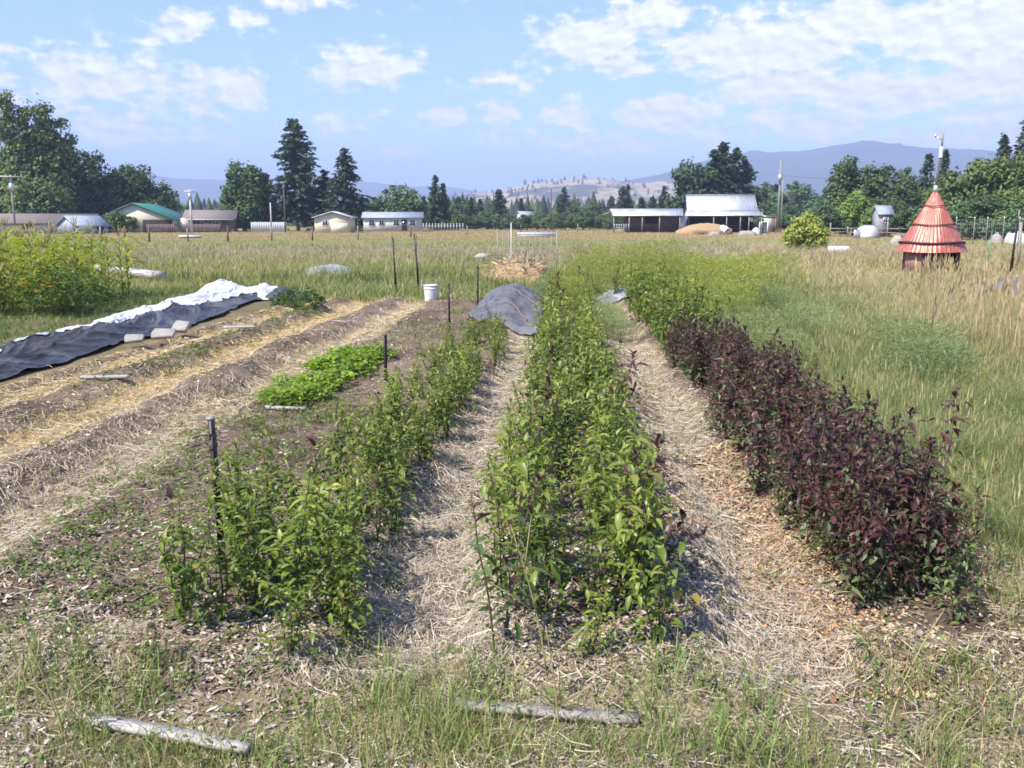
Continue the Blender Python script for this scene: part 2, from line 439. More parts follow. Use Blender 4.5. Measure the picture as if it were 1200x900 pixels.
row('green_sapling', VG, [-1.62, -1.38, -1.12], 3.55, 4.9, 9, 'light green sapling in the loose row between front post and straw path', 'green saplings in the left row', .06, .7, 1.0)
row('purple_sapling', VP, [1.5, 1.8, 2.05], 4.0, 5.4, 9, 'dark purple leaved sapling in the dense row right of the straw path', 'purple saplings in the right row', .08, .85, 1.05)
row('purple_sapling', VP, [1.42, 1.75, 2.05], 4.0, 11.6, 108, 'dark purple leaved sapling in the dense row right of the straw path', 'purple saplings in the right row', .07, .85, 1.12)
row('purple_sapling', VP, [1.5, 1.8], 11.6, 12.6, 8, 'dark purple leaved sapling in the dense row right of the straw path', 'purple saplings in the right row', .1, .8, 1.05)
row('green_sapling', VG, [1.45, 1.75, 2.0], 11.8, 22., 50, 'tall green sapling in the row continuing behind the purple saplings', 'green saplings behind the purple row', .13, 1.1, 1.5)
def one(name, var, px, py, sc, label, zs=1.):
    p = gp(px, py, .06); o = plant(name, var, p[0], p[1], label, None, sc, zs=zs); o.rotation_euler = (0, .03, o.rotation_euler.z); return o
one('purple_tipped_sapling', VW[2], 580, 775, .92, 'thin single stemmed purple tipped sapling at the near left corner of the middle row')
one('purple_tipped_sapling', VW[0], 216, 722, .92, 'lone purple tipped whip just left of the nearest black post')
one('purple_sapling', VP[1], 745, 705, 1.12, 'broad purple leaved sapling among green ones at the front of the middle row')
one('purple_sapling', VT[1], 1082, 668, 1.12, 'tallest dark purple sapling poking above the right edge of the purple row', 1.1)
for k_, (x_, y_) in enumerate(((1.86, 4.05), (1.98, 4.4), (2.08, 4.85), (1.72, 3.9))): plant('purple_sapling', VT[k_ % 3], x_, y_, 'thin separate purple topped stem at the near right corner of the purple row', 'thin stems at the corner of the purple row', .68)
one('purple_tipped_sapling', VW[1], 452, 560, 1.1, 'thin brown leaved sapling beside the second black post')
one('purple_tipped_sapling', VT[2], 180, 782, .45, 'small sparse purple leaved seedling in the chips near the front board')
one('green_sapling', VG[0], 262, 735, .85, 'green sapling at the foot of the nearest black post')
one('green_sapling', VG[3], 355, 735, .98, 'tallest light green sapling at the near end of the left row')
one('green_sapling', VG[2], 340, 775, .75, 'low green sapling at the near end of the left row')
one('green_sapling', VG[5], 690, 770, .62, 'short green sapling at the very front of the middle row')

# ------------------------------------------------------------------ strawberry patch
def rosette(seed, r0=.16, h=.16, n=46, c1=(.11, .22, .02), c2=(.24, .35, .04), L0=.05):
    r = np.random.default_rng(seed); lf = MB()
    a = r.uniform(0, 2 * PI, n); rad = r0 * np.sqrt(r.random(n)); z = h * (1 - (rad / r0) ** 2 * .55) * r.uniform(.45, 1.05, n)
    P = np.c_[np.cos(a) * rad, np.sin(a) * rad, z]; el = r.normal(.25, .3, n); ph = a + r.normal(0, .7, n)
    D = np.c_[np.cos(ph) * np.cos(el), np.sin(ph) * np.cos(el), np.sin(el)]
    Nn = np.c_[-np.cos(ph) * np.sin(el), -np.sin(ph) * np.sin(el), np.cos(el)] + r.normal(0, .25, (n, 3))
    L = r.uniform(.7, 1.3, n) * L0; t = r.random((n, 1))
    leaves(lf, P, D, Nn, L, L * .8, r.uniform(.1, .4, n), (np.array(c1) + (np.array(c2) - np.array(c1)) * t))
    st = MB()
    for p in P[::3]: st.tube([[0, 0, 0], p * [.5, .5, .6], p], .0025, 3, cap=False)
    sm = st.mesh('stem', True); sm.materials.append(M['cornstem']); fm = lf.mesh('foliage'); fm.materials.append(M['leaf'])
    return sm, fm
VS = [rosette(500 + i) for i in range(5)]
for k in range(84):
    u = R.random(); y = 8.35 + 3.3 * u; x = R.uniform(-2.86 + .02 * u, -2.28 - .0 * u)
    plant('strawberry_plant', R.choice(VS), x, y, 'low bright green strawberry plant in the patch behind the short plank', 'strawberry plants in the low patch', R.uniform(.85, 1.25), 'plant')
VB = [rosette(520, .45, .38, 420, (.04, .10, .025), (.10, .17, .04), .07)]
p = gp(350, 366); plant('potato_bush', VB[0], p[0], p[1], 'round dark green vegetable bush at the far end of the straw bands', None, 1.15, 'plant')

# ------------------------------------------------------------------ corn
def corn_mesh(seed, h):
    r = np.random.default_rng(seed); st = MB(); lf = MB(); ts = MB()
    t = np.linspace(0, 1, 6); ln = np.c_[r.normal(0, .03) * t, r.normal(0, .03) * t, h * t]
    st.tube(ln, np.linspace(.014, .006, 6), 6)
    for j in range(20):
        u = .08 + .88 * j / 20; ph = j * PI + r.normal(0, .6); L = r.uniform(.5, .8) * (1.05 - .35 * abs(u - .5)); Wd = r.uniform(.045, .07)
        q = np.linspace(0, 1, 7); el = r.uniform(.9, 1.2); dr = r.uniform(.55, 1.1)
        ctr = np.c_[np.cos(ph) * L * q * .8, np.sin(ph) * L * q * .8, u * h + L * (np.sin(el) * q - dr * q * q)]
        sd = np.array([-math.sin(ph), math.cos(ph), 0]) ; w = Wd * np.array([.7, 1, 1, .9, .7, .4, .03]) / 2
        c = np.array([.15, .23, .035]) + (np.array([.36, .40, .07]) - np.array([.15, .23, .035])) * r.random() * (1 if u > .4 else .5)
        if r.random() < .08: c = np.array([.34, .28, .10])
        P = np.stack([ctr - sd * w[:, None] + [0, 0, .012], ctr, ctr + sd * w[:, None] + [0, 0, .012]], 1); lf.grid(P, c)
    for j in range(7):
        a = r.uniform(0, 2 * PI); b = r.uniform(.05, .14); e = ln[-1]
        ts.tube([e, e + [math.cos(a) * b * .5, math.sin(a) * b * .5, .13], e + [math.cos(a) * b, math.sin(a) * b, .2 + r.uniform(0, .06)]], [.003, .006, .003], 4, (.38, .31, .13))
    out = []
    for nm, m_, mt in (('stalk', st, M['cornstem']), ('leaves', lf, M['leaf']), ('tassel', ts, M['straw'])):
        me = m_.mesh(nm); me.materials.append(mt); out.append((nm, me))
    return out
VC = [corn_mesh(600 + i, h) for i, h in enumerate((1.35, 1.5, 1.25, 1.45))]
def corn(x, y, sc, label, group=None):
    o = thing('corn_plant', label, 'corn', (x, y, 0), R.uniform(0, 6.28), group, sc)
    for nm, me in R.choice(VC):
        c = bpy.data.objects.new(nm, me); col.objects.link(c); c.parent = o
for i in range(10):
    for j in range(9):
        x, y = -9.85 - i * .5 + R.gauss(0, .12), 17.0 + j * .66 + R.gauss(0, .15)
        x -= (y - 17) * .16
        corn(x, y, R.uniform(.9, 1.15), 'tall yellow green corn plant in the block behind the plastic sheet', 'corn plants in the block at the left edge')
corn(-10.6, 18.8, 1.22, 'tallest corn plant with a pale tassel standing above the rest of the block')

# ------------------------------------------------------------------ feathery plants
def feather_mesh(seed, h, r0, c1, c2, n=2600):
    r = np.random.default_rng(seed); st = MB(); lf = MB()
    for k in range(9):
        a = r.uniform(0, 2 * PI); b = r0 * r.uniform(.2, .9); hh = h * r.uniform(.7, 1.)
        st.tube([[0, 0, 0], [math.cos(a) * b * .4, math.sin(a) * b * .4, hh * .6], [math.cos(a) * b, math.sin(a) * b, hh]], [.006, .004, .002], 4)
    a = r.uniform(0, 2 * PI, n); z = h * r.random(n) ** .6; rad = r0 * np.sqrt(r.random(n)) * (.45 + .75 * np.sin(np.clip(z / h, 0, 1) * 2.6))
    P = np.c_[np.cos(a) * rad, np.sin(a) * rad, z]
    D = np.c_[np.cos(a), np.sin(a), r.uniform(-.1, 1.2, n)] + r.normal(0, .8, (n, 3)); t = (r.random((n, 1)) * .6 + (z / h)[:, None] * .4)
    L = r.uniform(.03, .075, n); leaves(lf, P, D, r.normal(0, 1, (n, 3)), L, .0065, .1, np.array(c1) + (np.array(c2) - np.array(c1)) * t)
    sm = st.mesh('stem', True); sm.materials.append(M['cornstem']); fm = lf.mesh('foliage'); fm.materials.append(M['leaf'])
    return sm, fm
VF = [feather_mesh(700 + i, .75, .42, (.18, .25, .04), (.36, .39, .06)) for i in range(3)]
VFt = [feather_mesh(710 + i, .55, .4, (.16, .22, .095), (.29, .34, .15)) for i in range(3)]
for px, py, s in ((842, 372, 1.1), (800, 345, 1.1), (872, 358, 1.15), (770, 350, 1.05), (748, 342, 1.2), (905, 352, 1.1), (828, 350, 1.), (720, 338, 1.2), (775, 332, 1.3), (858, 385, .8), (700, 350, 1.), (690, 335, 1.1)):
    p = gp(px, py); plant('feathery_plant', R.choice(VF), p[0], p[1], 'feathery yellow green plant among the grass beyond the sapling rows', 'feathery yellow green plants', s * 1.3, 'plant')
for x, y, s in ((.1, 16.2, .8), (.12, 18.3, .85), (.05, 20.2, .9)):
    plant('feathery_plant', VF[1], x, y, 'feathery yellow green plant inside the middle sapling row', 'feathery plants in the middle row', s, 'plant')
for k in range(34):
    y = R.uniform(9.5, 20); x = 2.5 + R.random() ** 1.4 * (1.7 + .09 * (y - 5))
    plant('teal_feathery_plant', R.choice(VFt), x, y, 'soft blue green feathery plant right of the purple row', 'blue green feathery plants', R.uniform(.55, 1.1), 'plant')
for k in range(7):
    plant('teal_feathery_plant', R.choice(VFt), .72 + R.gauss(0, .07), R.uniform(12.5, 17.), 'blue green feathery plant at the edge of the right straw path', 'feathery plants by the right straw path', R.uniform(.5, .8), 'plant')
for k in range(4):
    plant('teal_feathery_plant', R.choice(VFt), -.35 + R.gauss(0, .1), 19.5 + k * .8, 'blue green feathery plant beside the grey cloth mound', 'feathery plants by the cloth mound', R.uniform(.7, .9), 'plant')

# ------------------------------------------------------------------ straw, chips
def strips(mb, x, y, L, W, az, c, lift=.0, tilt=.12):
    n = len(x); z = gz(x, y); d = np.c_[np.cos(az), np.sin(az)]
    t = rng.normal(0, tilt, n); hl = L / 2
    z1 = np.maximum(gz(x - d[:, 0] * hl, y - d[:, 1] * hl), z - .3 * L); z2 = np.maximum(gz(x + d[:, 0] * hl, y + d[:, 1] * hl), z - .3 * L)
    lf = lift + rng.exponential(.012, n)
    a = np.c_[x - d[:, 0] * hl, y - d[:, 1] * hl, z1 + lf - np.minimum(0, t * hl)]; b = np.c_[x + d[:, 0] * hl, y + d[:, 1] * hl, z2 + lf + np.maximum(0, t * hl)]
    k = rng.normal(0, .12, n) * L; m = np.c_[x - d[:, 1] * k, y + d[:, 0] * k, z + lf + .25 * np.abs(t) * hl + .004]
    s = np.c_[-d[:, 1], d[:, 0], rng.normal(0, .5, n)] * (W / 2)[:, None]
    v = np.stack([a - s, a + s, m + s, m - s, b + s, b - s], 1).reshape(-1, 3); i = np.arange(n)[:, None] * 6
    mb.add(v, [i + np.array([[0, 1, 2, 3]]), i + np.array([[3, 2, 4, 5]])], np.repeat(c, 6, 0))

def yscatter(n, y0, y1, pw=1.6):
    u = rng.random(n); a, b = y0 ** -pw, y1 ** -pw     # denser near the camera
    return (a + (b - a) * u) ** (-1 / pw)

mb = MB()
for (cx, w), base, n in zip(PATHS, ((.48, .41, .31), (.46, .385, .28), (.52, .42, .27), (.62, .465, .215), (.63, .475, .21)), (34000, 34000, 28000, 26000, 25000)):
    y = yscatter(n, 3.3 if cx > -2 else 3.6, 21.); x = cx - wob(y, int(cx * 10) + 90) + np.clip(rng.normal(0, w * .75, n), -2.4 * w, 2.4 * w)
    keep = (beds_mask(x, y) > .3) & ~((cx == 1.0) & (y < 7) & (x > .85 + .3 * vn(y * 2, y * 0, 5)) & (rng.random(n) < .75)) & (rng.random(n) < sst(.15, .45, fbm(x * 1.4, y * 1.4, 47, 3) + .1)); x, y = x[keep], y[keep]; n = len(x)
    dist = y; az = np.where(rng.random(n) < .5, PI / 2 + rng.normal(0, .5, n), rng.uniform(0, PI, n))
    cc = mixc([base, (.58, .51, .41), (.33, .27, .19), (.21, .165, .12)], np.tile([.5, .25, .17, .08], (n, 1)))
    strips(mb, x, y, rng.uniform(.03, .12, n) * (1 + rng.random(n) ** 6 * 1.6), np.maximum(rng.uniform(.0014, .0036, n), .00045 * dist), az, cvar(cc, n, .15, .04))
# stray stalks on the beds and in the foreground
n = 9000; y = yscatter(n, 2.4, 20, 1.6); x = rng.uniform(-5.9, 2.6, n)
strips(mb, x, y, rng.uniform(.03, .12, n) * (1 + rng.random(n) ** 8 * 2), np.maximum(rng.uniform(.0014, .004, n), .0005 * y), rng.uniform(0, PI, n), cvar(mixc([(.40, .33, .23), (.26, .21, .16), (.50, .43, .33)], np.tile([.5, .35, .15], (n, 1))), n, .15, .04))
n = 12000; x = rng.uniform(-2.4, 2.2, n); y = rng.uniform(2.35, 3.7, n); k = rng.random(n) < .2 + sst(.4, .6, fbm(x * 1.5, y * 1.5, 47, 3)); x, y = x[k], y[k]; n = len(x)
strips(mb, x, y, rng.uniform(.03, .13, n), rng.uniform(.0014, .0036, n), rng.uniform(0, PI, n), cvar(mixc([(.46, .38, .26), (.32, .26, .18), (.56, .49, .38)], np.tile([.5, .3, .2], (n, 1))), n, .18, .04))
n = 9000; x = rng.uniform(1.9, 3.4, n); y = yscatter(n, 2.5, 7, 1.6)
strips(mb, x, y, rng.uniform(.03, .14, n), rng.uniform(.0015, .004, n), rng.uniform(0, PI, n), cvar((.43, .35, .24), n, .2, .04))
o = mb.build('straw', M['straw']); tag(o, 'loose straw mulch spread along the garden paths', 'straw', None, 'stuff')

def chips(mb, x, y, s, c):
    n = len(x); z = gz(x, y) + rng.uniform(.003, .014, n)
    az = rng.uniform(0, PI, n); u = np.c_[np.cos(az), np.sin(az), rng.normal(0, .3, n)] * (s * rng.uniform(.7, 1.7, n))[:, None]
    w = np.c_[-np.sin(az), np.cos(az), rng.normal(0, .35, n)] * (s * rng.uniform(.3, .7, n))[:, None]
    p = np.c_[x, y, z]; q = rng.uniform(.6, 1., (n, 1)); h = np.c_[np.zeros(n), np.zeros(n), s * .25]
    v = np.stack([p - u - w * q, p + u * q - w, p + u + w * q, p - u * q + w, p + h], 1).reshape(-1, 3); i = np.arange(n)[:, None] * 5
    mb.add(v, [np.concatenate([i + np.array([[a, (a + 1) % 4, 4]]) for a in range(4)])], np.repeat(c, 5, 0))
mb = MB()
n = 115000; y = yscatter(n, 3.1, 20, 1.3); x = rng.uniform(-5.9, 2.3, n)
pm = np.zeros(n)
for c_, w_ in PATHS: pm = np.maximum(pm, bump(x + wob(y, int(c_ * 10) + 90), c_, w_ * .9, .14))
keep = (beds_mask(x, y) > .25) & (rng.random(n) > pm * .72) & (rng.random(n) < .25 + sst(.35, .6, fbm(x * 2, y * 2, 60, 3))); x, y = x[keep], y[keep]; n = len(x)
cc = mixc([(.32, .245, .175), (.215, .16, .11), (.45, .375, .285), (.12, .088, .066), (.62, .55, .45)], np.tile([.26, .27, .15, .24, .08], (n, 1)))
chips(mb, x, y, np.maximum(rng.uniform(.0035, .0125, n), .0007 * y), cvar(cc, n, .18, .05))
n = 9000; x = rng.uniform(-2.4, 1.2, n); y = rng.uniform(2.6, 4.9, n)     # paler, coarser chips near the front
keep = rng.random(n) < sst(.4, .6, fbm(x * 1.6, y * 1.6, 66, 3)); x, y = x[keep], y[keep]
chips(mb, x, y, rng.uniform(.005, .016, len(x)), cvar((.43, .375, .31), len(x), .25, .04))
n = 12000; x = rng.normal(1.12, .2, n); y = rng.uniform(3.3, 7.2, n)        # orange brown bark at the front of the right path
chips(mb, x, y, rng.uniform(.006, .018, n), cvar(mixc([(.34, .21, .11), (.22, .14, .085), (.45, .32, .19)], np.ones((n, 3))), n, .2, .05))
o = mb.build('wood_chips', M['chips']); tag(o, 'brown and grey wood chip mulch covering the beds', 'wood chips', None, 'stuff')

# ------------------------------------------------------------------ grass and weeds
TEAL, GG, YG = np.array([.17, .23, .10]), np.array([.165, .22, .065]), np.array([.29, .315, .10])
TAN, GOLDG, MAUG = np.array([.43, .375, .215]), np.array([.47, .395, .19]), np.array([.38, .31, .235])
def inside(x, y, poly):
    p = np.asarray(poly); r = np.zeros(len(x), bool); j = len(p) - 1
    for i in range(len(p)):
        c = ((p[i, 1] > y) != (p[j, 1] > y)) & (x < (p[j, 0] - p[i, 0]) * (y - p[i, 1]) / (p[j, 1] - p[i, 1] + 1e-12) + p[i, 0]); r ^= c; j = i
    return r
TARP = [(-6.1, 5), (-6.15, 12), (-6.4, 16.6), (-6.3, 21), (-6.6, 24), (-8.4, 24.2), (-8.8, 21), (-8.3, 17), (-7.8, 13), (-7.4, 5)]
FAB1 = [tuple(gp(a, b)) for a, b in ((540, 392), (640, 396), (640, 340), (580, 340))]
FAB3 = [(10.2, 22.5), (14., 23), (16.5, 27.5), (11., 26.5)]
HUT = at(1089, 32.5)[:2]
def blocked(x, y):
    b = inside(x, y, TARP) | inside(x, y, FAB1) | inside(x, y, FAB3) | (np.hypot(x - HUT[0], y - HUT[1]) < .85)
    return b | (beds_mask(x, y) > .4)

# right hand field and everything beyond the beds
mb = MB()
def field(n, x0, x1, y0, y1, hs, maxh=None, seedp=.25):
    P = pix_scatter(n, x0, x1, y0, y1); x, y = P.T
    ok = ~blocked(x, y)
    ok &= rng.random(n) < .35 + .9 * sst(.3, .6, fbm(x * .8, y * .8, 71, 3))
    ok &= ~((x < -6) & (y < 24) & (x > -14))
    x, y = x[ok], y[ok]; n = len(x); d = np.hypot(x, y)
    n1 = fbm(x * .22, y * .22, 40, 3); n2 = fbm(x * .6, y * .6, 77, 3)
    side = x - (2.6 + .12 * (y - 5))                       # how far right of the sapling rows
    wt = (1 - sst(.3, 3.6, side)) * (.5 + n2) * (x > 1.5) * (y < 24) * 2.2
    wg = .9 - .45 * sst(2.2, 4.5, side) * (x > 0) + 1.3 * (1 - sst(8, 17, y)) * (1 - sst(1.6, 3.6, side)) + 1.6 * (n1 < .47) * (1 - sst(2, 6, x)) + .6 * sst(.5, .6, n2)
    wy = .8 + .8 * (1 - sst(9, 18, y)) * (1 - .7 * sst(2, 5, side)) + .9 * sst(.35, .6, 1 - n2) + .8 * bump(y, 30, 9, 4) * (x < 6) + 1.5 * bump(y, 82, 9, 5) * (x < 0)
    wtan = .7 + 2.2 * sst(.8, 3.2, side) * (x > 0) + 1.2 * sst(36, 46, y)
    wgold = .3 + 1.9 * sst(1.2, 4., side) * (x > 0) * (.4 + 1.2 * n2) + sst(95, 110, y) * 1.2
    wm = 2.2 * sst(36, 42, y) * (1 - sst(66, 76, y)) * (x < 25)
    w = np.stack([wt, wg, wy, wtan, wgold, wm], 1)
    c = cvar(mixc([TEAL, GG, YG, TAN, GOLDG, MAUG], w), n, .13, .06)
    hut = 1.3 * np.exp(-((x + 13.) ** 2 + (y - 27.) ** 2) / 9) + 1.3 * np.exp(-((x - 11.5) ** 2 + (y - 21.) ** 2) / 14) + 1.5 * np.exp(-((x - HUT[0]) ** 2 + (y - HUT[1] + 2) ** 2) / 30)
    tall = .30 + .28 * sst(.5, 5, side) * (x > 0) * (1 - sst(30, 60, y)) * (1 - .6 * np.clip(hut, 0, 1)) + .06 * sst(24, 30, y) * (1 - sst(45, 60, y))
    tall = tall * (1 - .45 * sst(60, 80, y)) * (1 - .6 * np.clip(hut, 0, 1))
    h = tall * rng.uniform(.45, 1.35, n) * (.6 + .8 * n2) * hs
    h *= np.where(c[:, 0] > c[:, 1], 1.12, .9)
    h *= 1 - .45 * bump(y, 84, 10, 6) * (x < 5)
    W = np.maximum(rng.uniform(.002, .005, n), .00046 * d * rng.uniform(.6, 1.4, n))
    Pz = np.c_[x, y, gz(x, y) - .01]
    t, lv = blades(mb, Pz, h, W, rng.uniform(.1, 1.1, n), c, .22)
    s = (c[:, 0] > c[:, 1] * 1.02) & (rng.random(n) < seedp)
    heads(mb, t[s], lv[s], rng.uniform(.05, .14, s.sum()), np.maximum(.008, .0006 * d[s]), cvar(c[s] * 1.1, s.sum(), .1, .04))
field(130000, -220, 1430, 262, 302, 1.)
field(190000, -260, 1480, 300, 350, 1.)
field(190000, 640, 1560, 345, 430, 1.)
field(185000, 820, 1720, 400, 560, .95)
field(130000, 1040, 1900, 540, 720, .7)
o = mb.build('field_grass', M['grass']); tag(o, 'tall mixed green and straw coloured field grass', 'grass', None, 'stuff')

# lower grass strip in front of the beds, right verge, weeds by the corn
mb = MB()
def tufts(x, y, per, h, W, cols, wts, spread=.05, lean=(.1, .8)):
    n = len(x) * per; X_ = np.repeat(x, per) + rng.normal(0, spread, n); Y_ = np.repeat(y, per) + rng.normal(0, spread, n)
    cb = np.repeat(mixc(cols, np.tile(wts, (len(x), 1))), per, 0); hh = np.repeat(h, per) * rng.uniform(.4, 1.1, n)
    blades(mb, np.c_[X_, Y_, gz(X_, Y_) - .01], hh, np.maximum(W * rng.uniform(.6, 1.4, n), .0007 * np.hypot(X_, Y_)), rng.uniform(*lean, n), cvar(cb, n, .22, .08))
n = 1250; x = rng.uniform(-3.7, 3.5, n); y = 2.2 + rng.random(n) ** 1.3 * 1.35
k = rng.random(n) < sst(.44, .56, fbm(x * 2.1, y * 2.1, 82, 3)); x, y = x[k], y[k]
tufts(x, y, 11, rng.uniform(.04, .15, len(x)), .0035, [GG, YG, TAN, GOLDG], [.26, .24, .32, .18], .07, (.3, 1.1))
n = 170; x = np.where(rng.random(n) < .45, rng.normal(-.52, .22, n), np.where(rng.random(n) < .5, rng.normal(.55, .25, n), rng.normal(-1.9, .35, n))); y = rng.uniform(2.75, 3.4, n)
tufts(x, y, 16, rng.uniform(.12, .26, n), .004, [GG * 1.3, YG * 1.05, TAN], [.6, .3, .1], .05, (.1, .85))
n = 300; x = rng.uniform(-2.8, 2.8, n); y = rng.uniform(2.3, 2.85, n)
tufts(x, y, 11, rng.uniform(.05, .17, n), .0035, [GG * 1.1, YG, TAN, GOLDG], [.36, .26, .25, .13], .06, (.2, 1.0))
n = 110; x = np.r_[rng.uniform(-1.75, -.95, n), rng.uniform(-.45, .4, n)]; y = np.r_[rng.uniform(2.72, 2.92, n), rng.uniform(2.86, 3.04, n)]
tufts(x, y, 12, rng.uniform(.05, .14, 2 * n), .0035, [GG, YG, TAN], [.4, .3, .3], .05, (.2, .95))
n = 1500; x = rng.uniform(1.2, 3.6, n); y = rng.uniform(2.5, 5.2, n); k = (x > 1.9 + .0 * y) | (y < 3.5); k &= rng.random(n) < sst(.3, .55, fbm(x * 1.3, y * 1.3, 85, 3)); x, y = x[k], y[k]
tufts(x, y, 12, rng.uniform(.06, .2, len(x)), .004, [GG * 1.1, YG, TAN], [.4, .25, .35])
n = 1100; x = rng.uniform(2.25, 3.8, n); y = rng.uniform(4.6, 10, n)
tufts(x, y, 14, rng.uniform(.10, .3, n), .004, [TEAL * 1.1, GG, YG, TAN], [.3, .3, .25, .15], .09, (.2, .95))
n = 4200; y = rng.uniform(9, 24.5, n); x = rng.uniform(-13.5, -7.2, n); k = ~inside(x, y, TARP) & (x < -7.2); x, y = x[k], y[k]
tufts(x, y, 9, rng.uniform(.05, .16, len(x)), .01, [GG, TEAL * .9, YG], [.55, .3, .15], .08)
n = 900; x = rng.uniform(-7, -1, n); y = rng.uniform(20.5, 26, n); k = ~inside(x, y, TARP) & ~inside(x, y, FAB1); x, y = x[k], y[k]
tufts(x, y, 12, rng.uniform(.06, .25, len(x)), .012, [GG * 1.1, YG, TAN], [.45, .3, .25], .1)
n = 500; y = rng.uniform(12, 21, n); x = rng.uniform(-3., -1.5, n); k = rng.random(n) < sst(.42, .6, fbm(x, y, 95, 3)); x, y = x[k], y[k]
tufts(x, y, 8, rng.uniform(.04, .12, len(x)), .008, [GG, YG, TAN], [.5, .3, .2], .08)
cxy = np.array([(-9.5, 25.5), (-8.2, 26.5), (-6.6, 25.8), (-6.1, 27.), (-5.2, 26.), (-3.0, 26.5), (-2.2, 25.2), (-11.2, 26.8), (-7.3, 28.4), (-4.2, 28.5), (1.8, 26), (3.2, 27.5), (-.6, 26.5)])
n = 26; x = np.repeat(cxy[:, 0], n) + rng.normal(0, .35, n * 13); y = np.repeat(cxy[:, 1], n) + rng.normal(0, .3, n * 13)
tufts(x, y, 9, rng.uniform(.25, .62, len(x)), .012, [GG * .8, TEAL * .9, YG], [.5, .25, .25], .12, (.05, .6))
o = mb.build('grass', M['grass']); tag(o, 'short weedy grass in front of and around the beds', 'grass', None, 'stuff')

# seedling weeds on the mulch
mb = MB()
n = 1300; y = yscatter(n, 3.6, 9., .2); x = rng.normal(-2.45, .42, n)
k = (rng.random(n) < .25 + .5 * sst(.4, .65, fbm(x * 2.5, y * 2.5, 91, 3))) & (x < -1.7) & (x > -3.4); x, y = x[k], y[k]
m2 = 300; x = np.r_[x, rng.uniform(-5.3, 2.2, m2)]; y = np.r_[y, yscatter(m2, 3.2, 16, 1.2)]
m3 = 200; x = np.r_[x, rng.uniform(-2.4, 2.6, m3)]; y = np.r_[y, rng.uniform(2.5, 3.6, m3)]
m4 = 160; x = np.r_[x, rng.normal(-4.9, .2, m4)]; y = np.r_[y, rng.uniform(9, 18, m4)]
per = 13; n = len(x); X_ = np.repeat(x, per) + rng.normal(0, .035, n * per); Y_ = np.repeat(y, per) + rng.normal(0, .035, n * per)
hh = np.repeat(rng.uniform(.02, .11, n), per) * rng.uniform(.15, 1., n * per); ph = rng.uniform(0, 2 * PI, n * per); el = rng.normal(.4, .3, n * per)
D = np.c_[np.cos(ph) * np.cos(el), np.sin(ph) * np.cos(el), np.sin(el)]
L = rng.uniform(.014, .034, n * per) * (1 + .04 * np.hypot(X_, Y_))
leaves(mb, np.c_[X_, Y_, gz(X_, Y_) + hh], D, np.c_[rng.normal(0, .3, (n * per, 2)), np.ones(n * per)], L, L * .5, .25, cvar(mixc([(.12, .18, .045), (.17, .23, .055), (.13, .15, .06), (.17, .13, .075)], np.tile([.45, .25, .2, .1], (n * per, 1))), n * per, .2, .06))
o = mb.build('low_weeds', M['grass']); tag(o, 'small green seedling weeds scattered over the mulch', 'weeds', None, 'stuff')
# ------------------------------------------------------------------ plastic sheet, stones, boards
def tarp_x(y):
    xr = np.interp(y, [5, 9.8, 13, 16.6, 20, 22.6], [-6.25, -6.28, -6.38, -6.5, -6.85, -6.7]); xl = np.interp(y, [5, 10, 13.4, 17, 21, 22.6], [-7.35, -7.45, -7.75, -8.25, -8.7, -8.5])
    return xl + .3 * (fbm(y * .9, y * 0, 341, 4) - .5), xr + .32 * (fbm(y * .8, y * 0 + 7, 343, 4) - .5)
def tarp_z(u, y):
    xl, xr = tarp_x(y); x = xl + (xr - xl) * u
    hump = (.10 + .03 * np.sin(y * .9)) * np.sin(np.clip(u * 1.02, 0, 1) * PI) ** .7
    q = x + .35 * np.sin(y * .8) + .25 * fbm(y * 1.1, x, 333, 3)
    rd = lambda n_: (1 - np.abs(n_ - .5) * 2) ** 3
    wr = (rd(fbm(q * 1.6 + 5, y * .5 + x * .3, 301, 2)) * .22 + rd(vn(q * 5.0 - y * .9, y * 1.2 + q, 305)) * .10 + rd(vn(q * 9 + y * 2.6, y * 2.4 - q * 3, 309)) * .05 + rd(vn(q * 20 - y * 4, y * 7 + q * 5, 313)) * .018) * (np.sin(np.clip(u, 0, 1) * PI) * .8 + .25)
    return x, gz(x, y) + .025 + hump * .6 + wr * .62
def sheet(u0, u1, y0, y1, nu, ny, lift=0., ragged=0.):
    yy = np.linspace(y0, y1, ny); uu = np.linspace(0, 1, nu)
    a = u0(yy) if callable(u0) else np.full(ny, u0); b = u1(yy) if callable(u1) else np.full(ny, u1)
    if ragged: b = b + ragged * (fbm(yy * 1.3, yy * 0, 311, 3) - .5) * 2
    U = a[:, None] + (b - a)[:, None] * uu[None]; Yg = np.repeat(yy[:, None], nu, 1)
    x, z = tarp_z(U, Yg)
    m_ = MB(); m_.grid(np.stack([x, Yg, z + lift], -1)[:, ::-1]); return m_
o = sheet(0., 1., 5., 22.4, 150, 900).build('plastic_sheet', M['blackfilm'], smooth=True)
tag(o, 'long wrinkled black plastic sheet with its white underside folded over', 'plastic sheet')
fl = sheet(-.06, lambda y: np.interp(y, [5, 9, 12, 15, 18.5, 20.4, 22.4], [.30, .30, .32, .38, .5, .82, .95]), 5., 22.5, 90, 900, .02, .2).build('white_fold', M['whitefilm'], o, True)
yy = np.linspace(0, 1, 60); uu = np.linspace(0, 1, 50); U, Vv = np.meshgrid(np.linspace(0, 1, 120), np.linspace(0, 1, 120))
hx = -8.75 + 2.1 * U; hy = 20.6 + 1.9 * Vv
hz = .30 * np.exp(-((U - .28) / .22) ** 2 - ((Vv - .5) / .3) ** 2) + .16 * np.exp(-((U - .7) / .25) ** 2 - ((Vv - .45) / .35) ** 2)
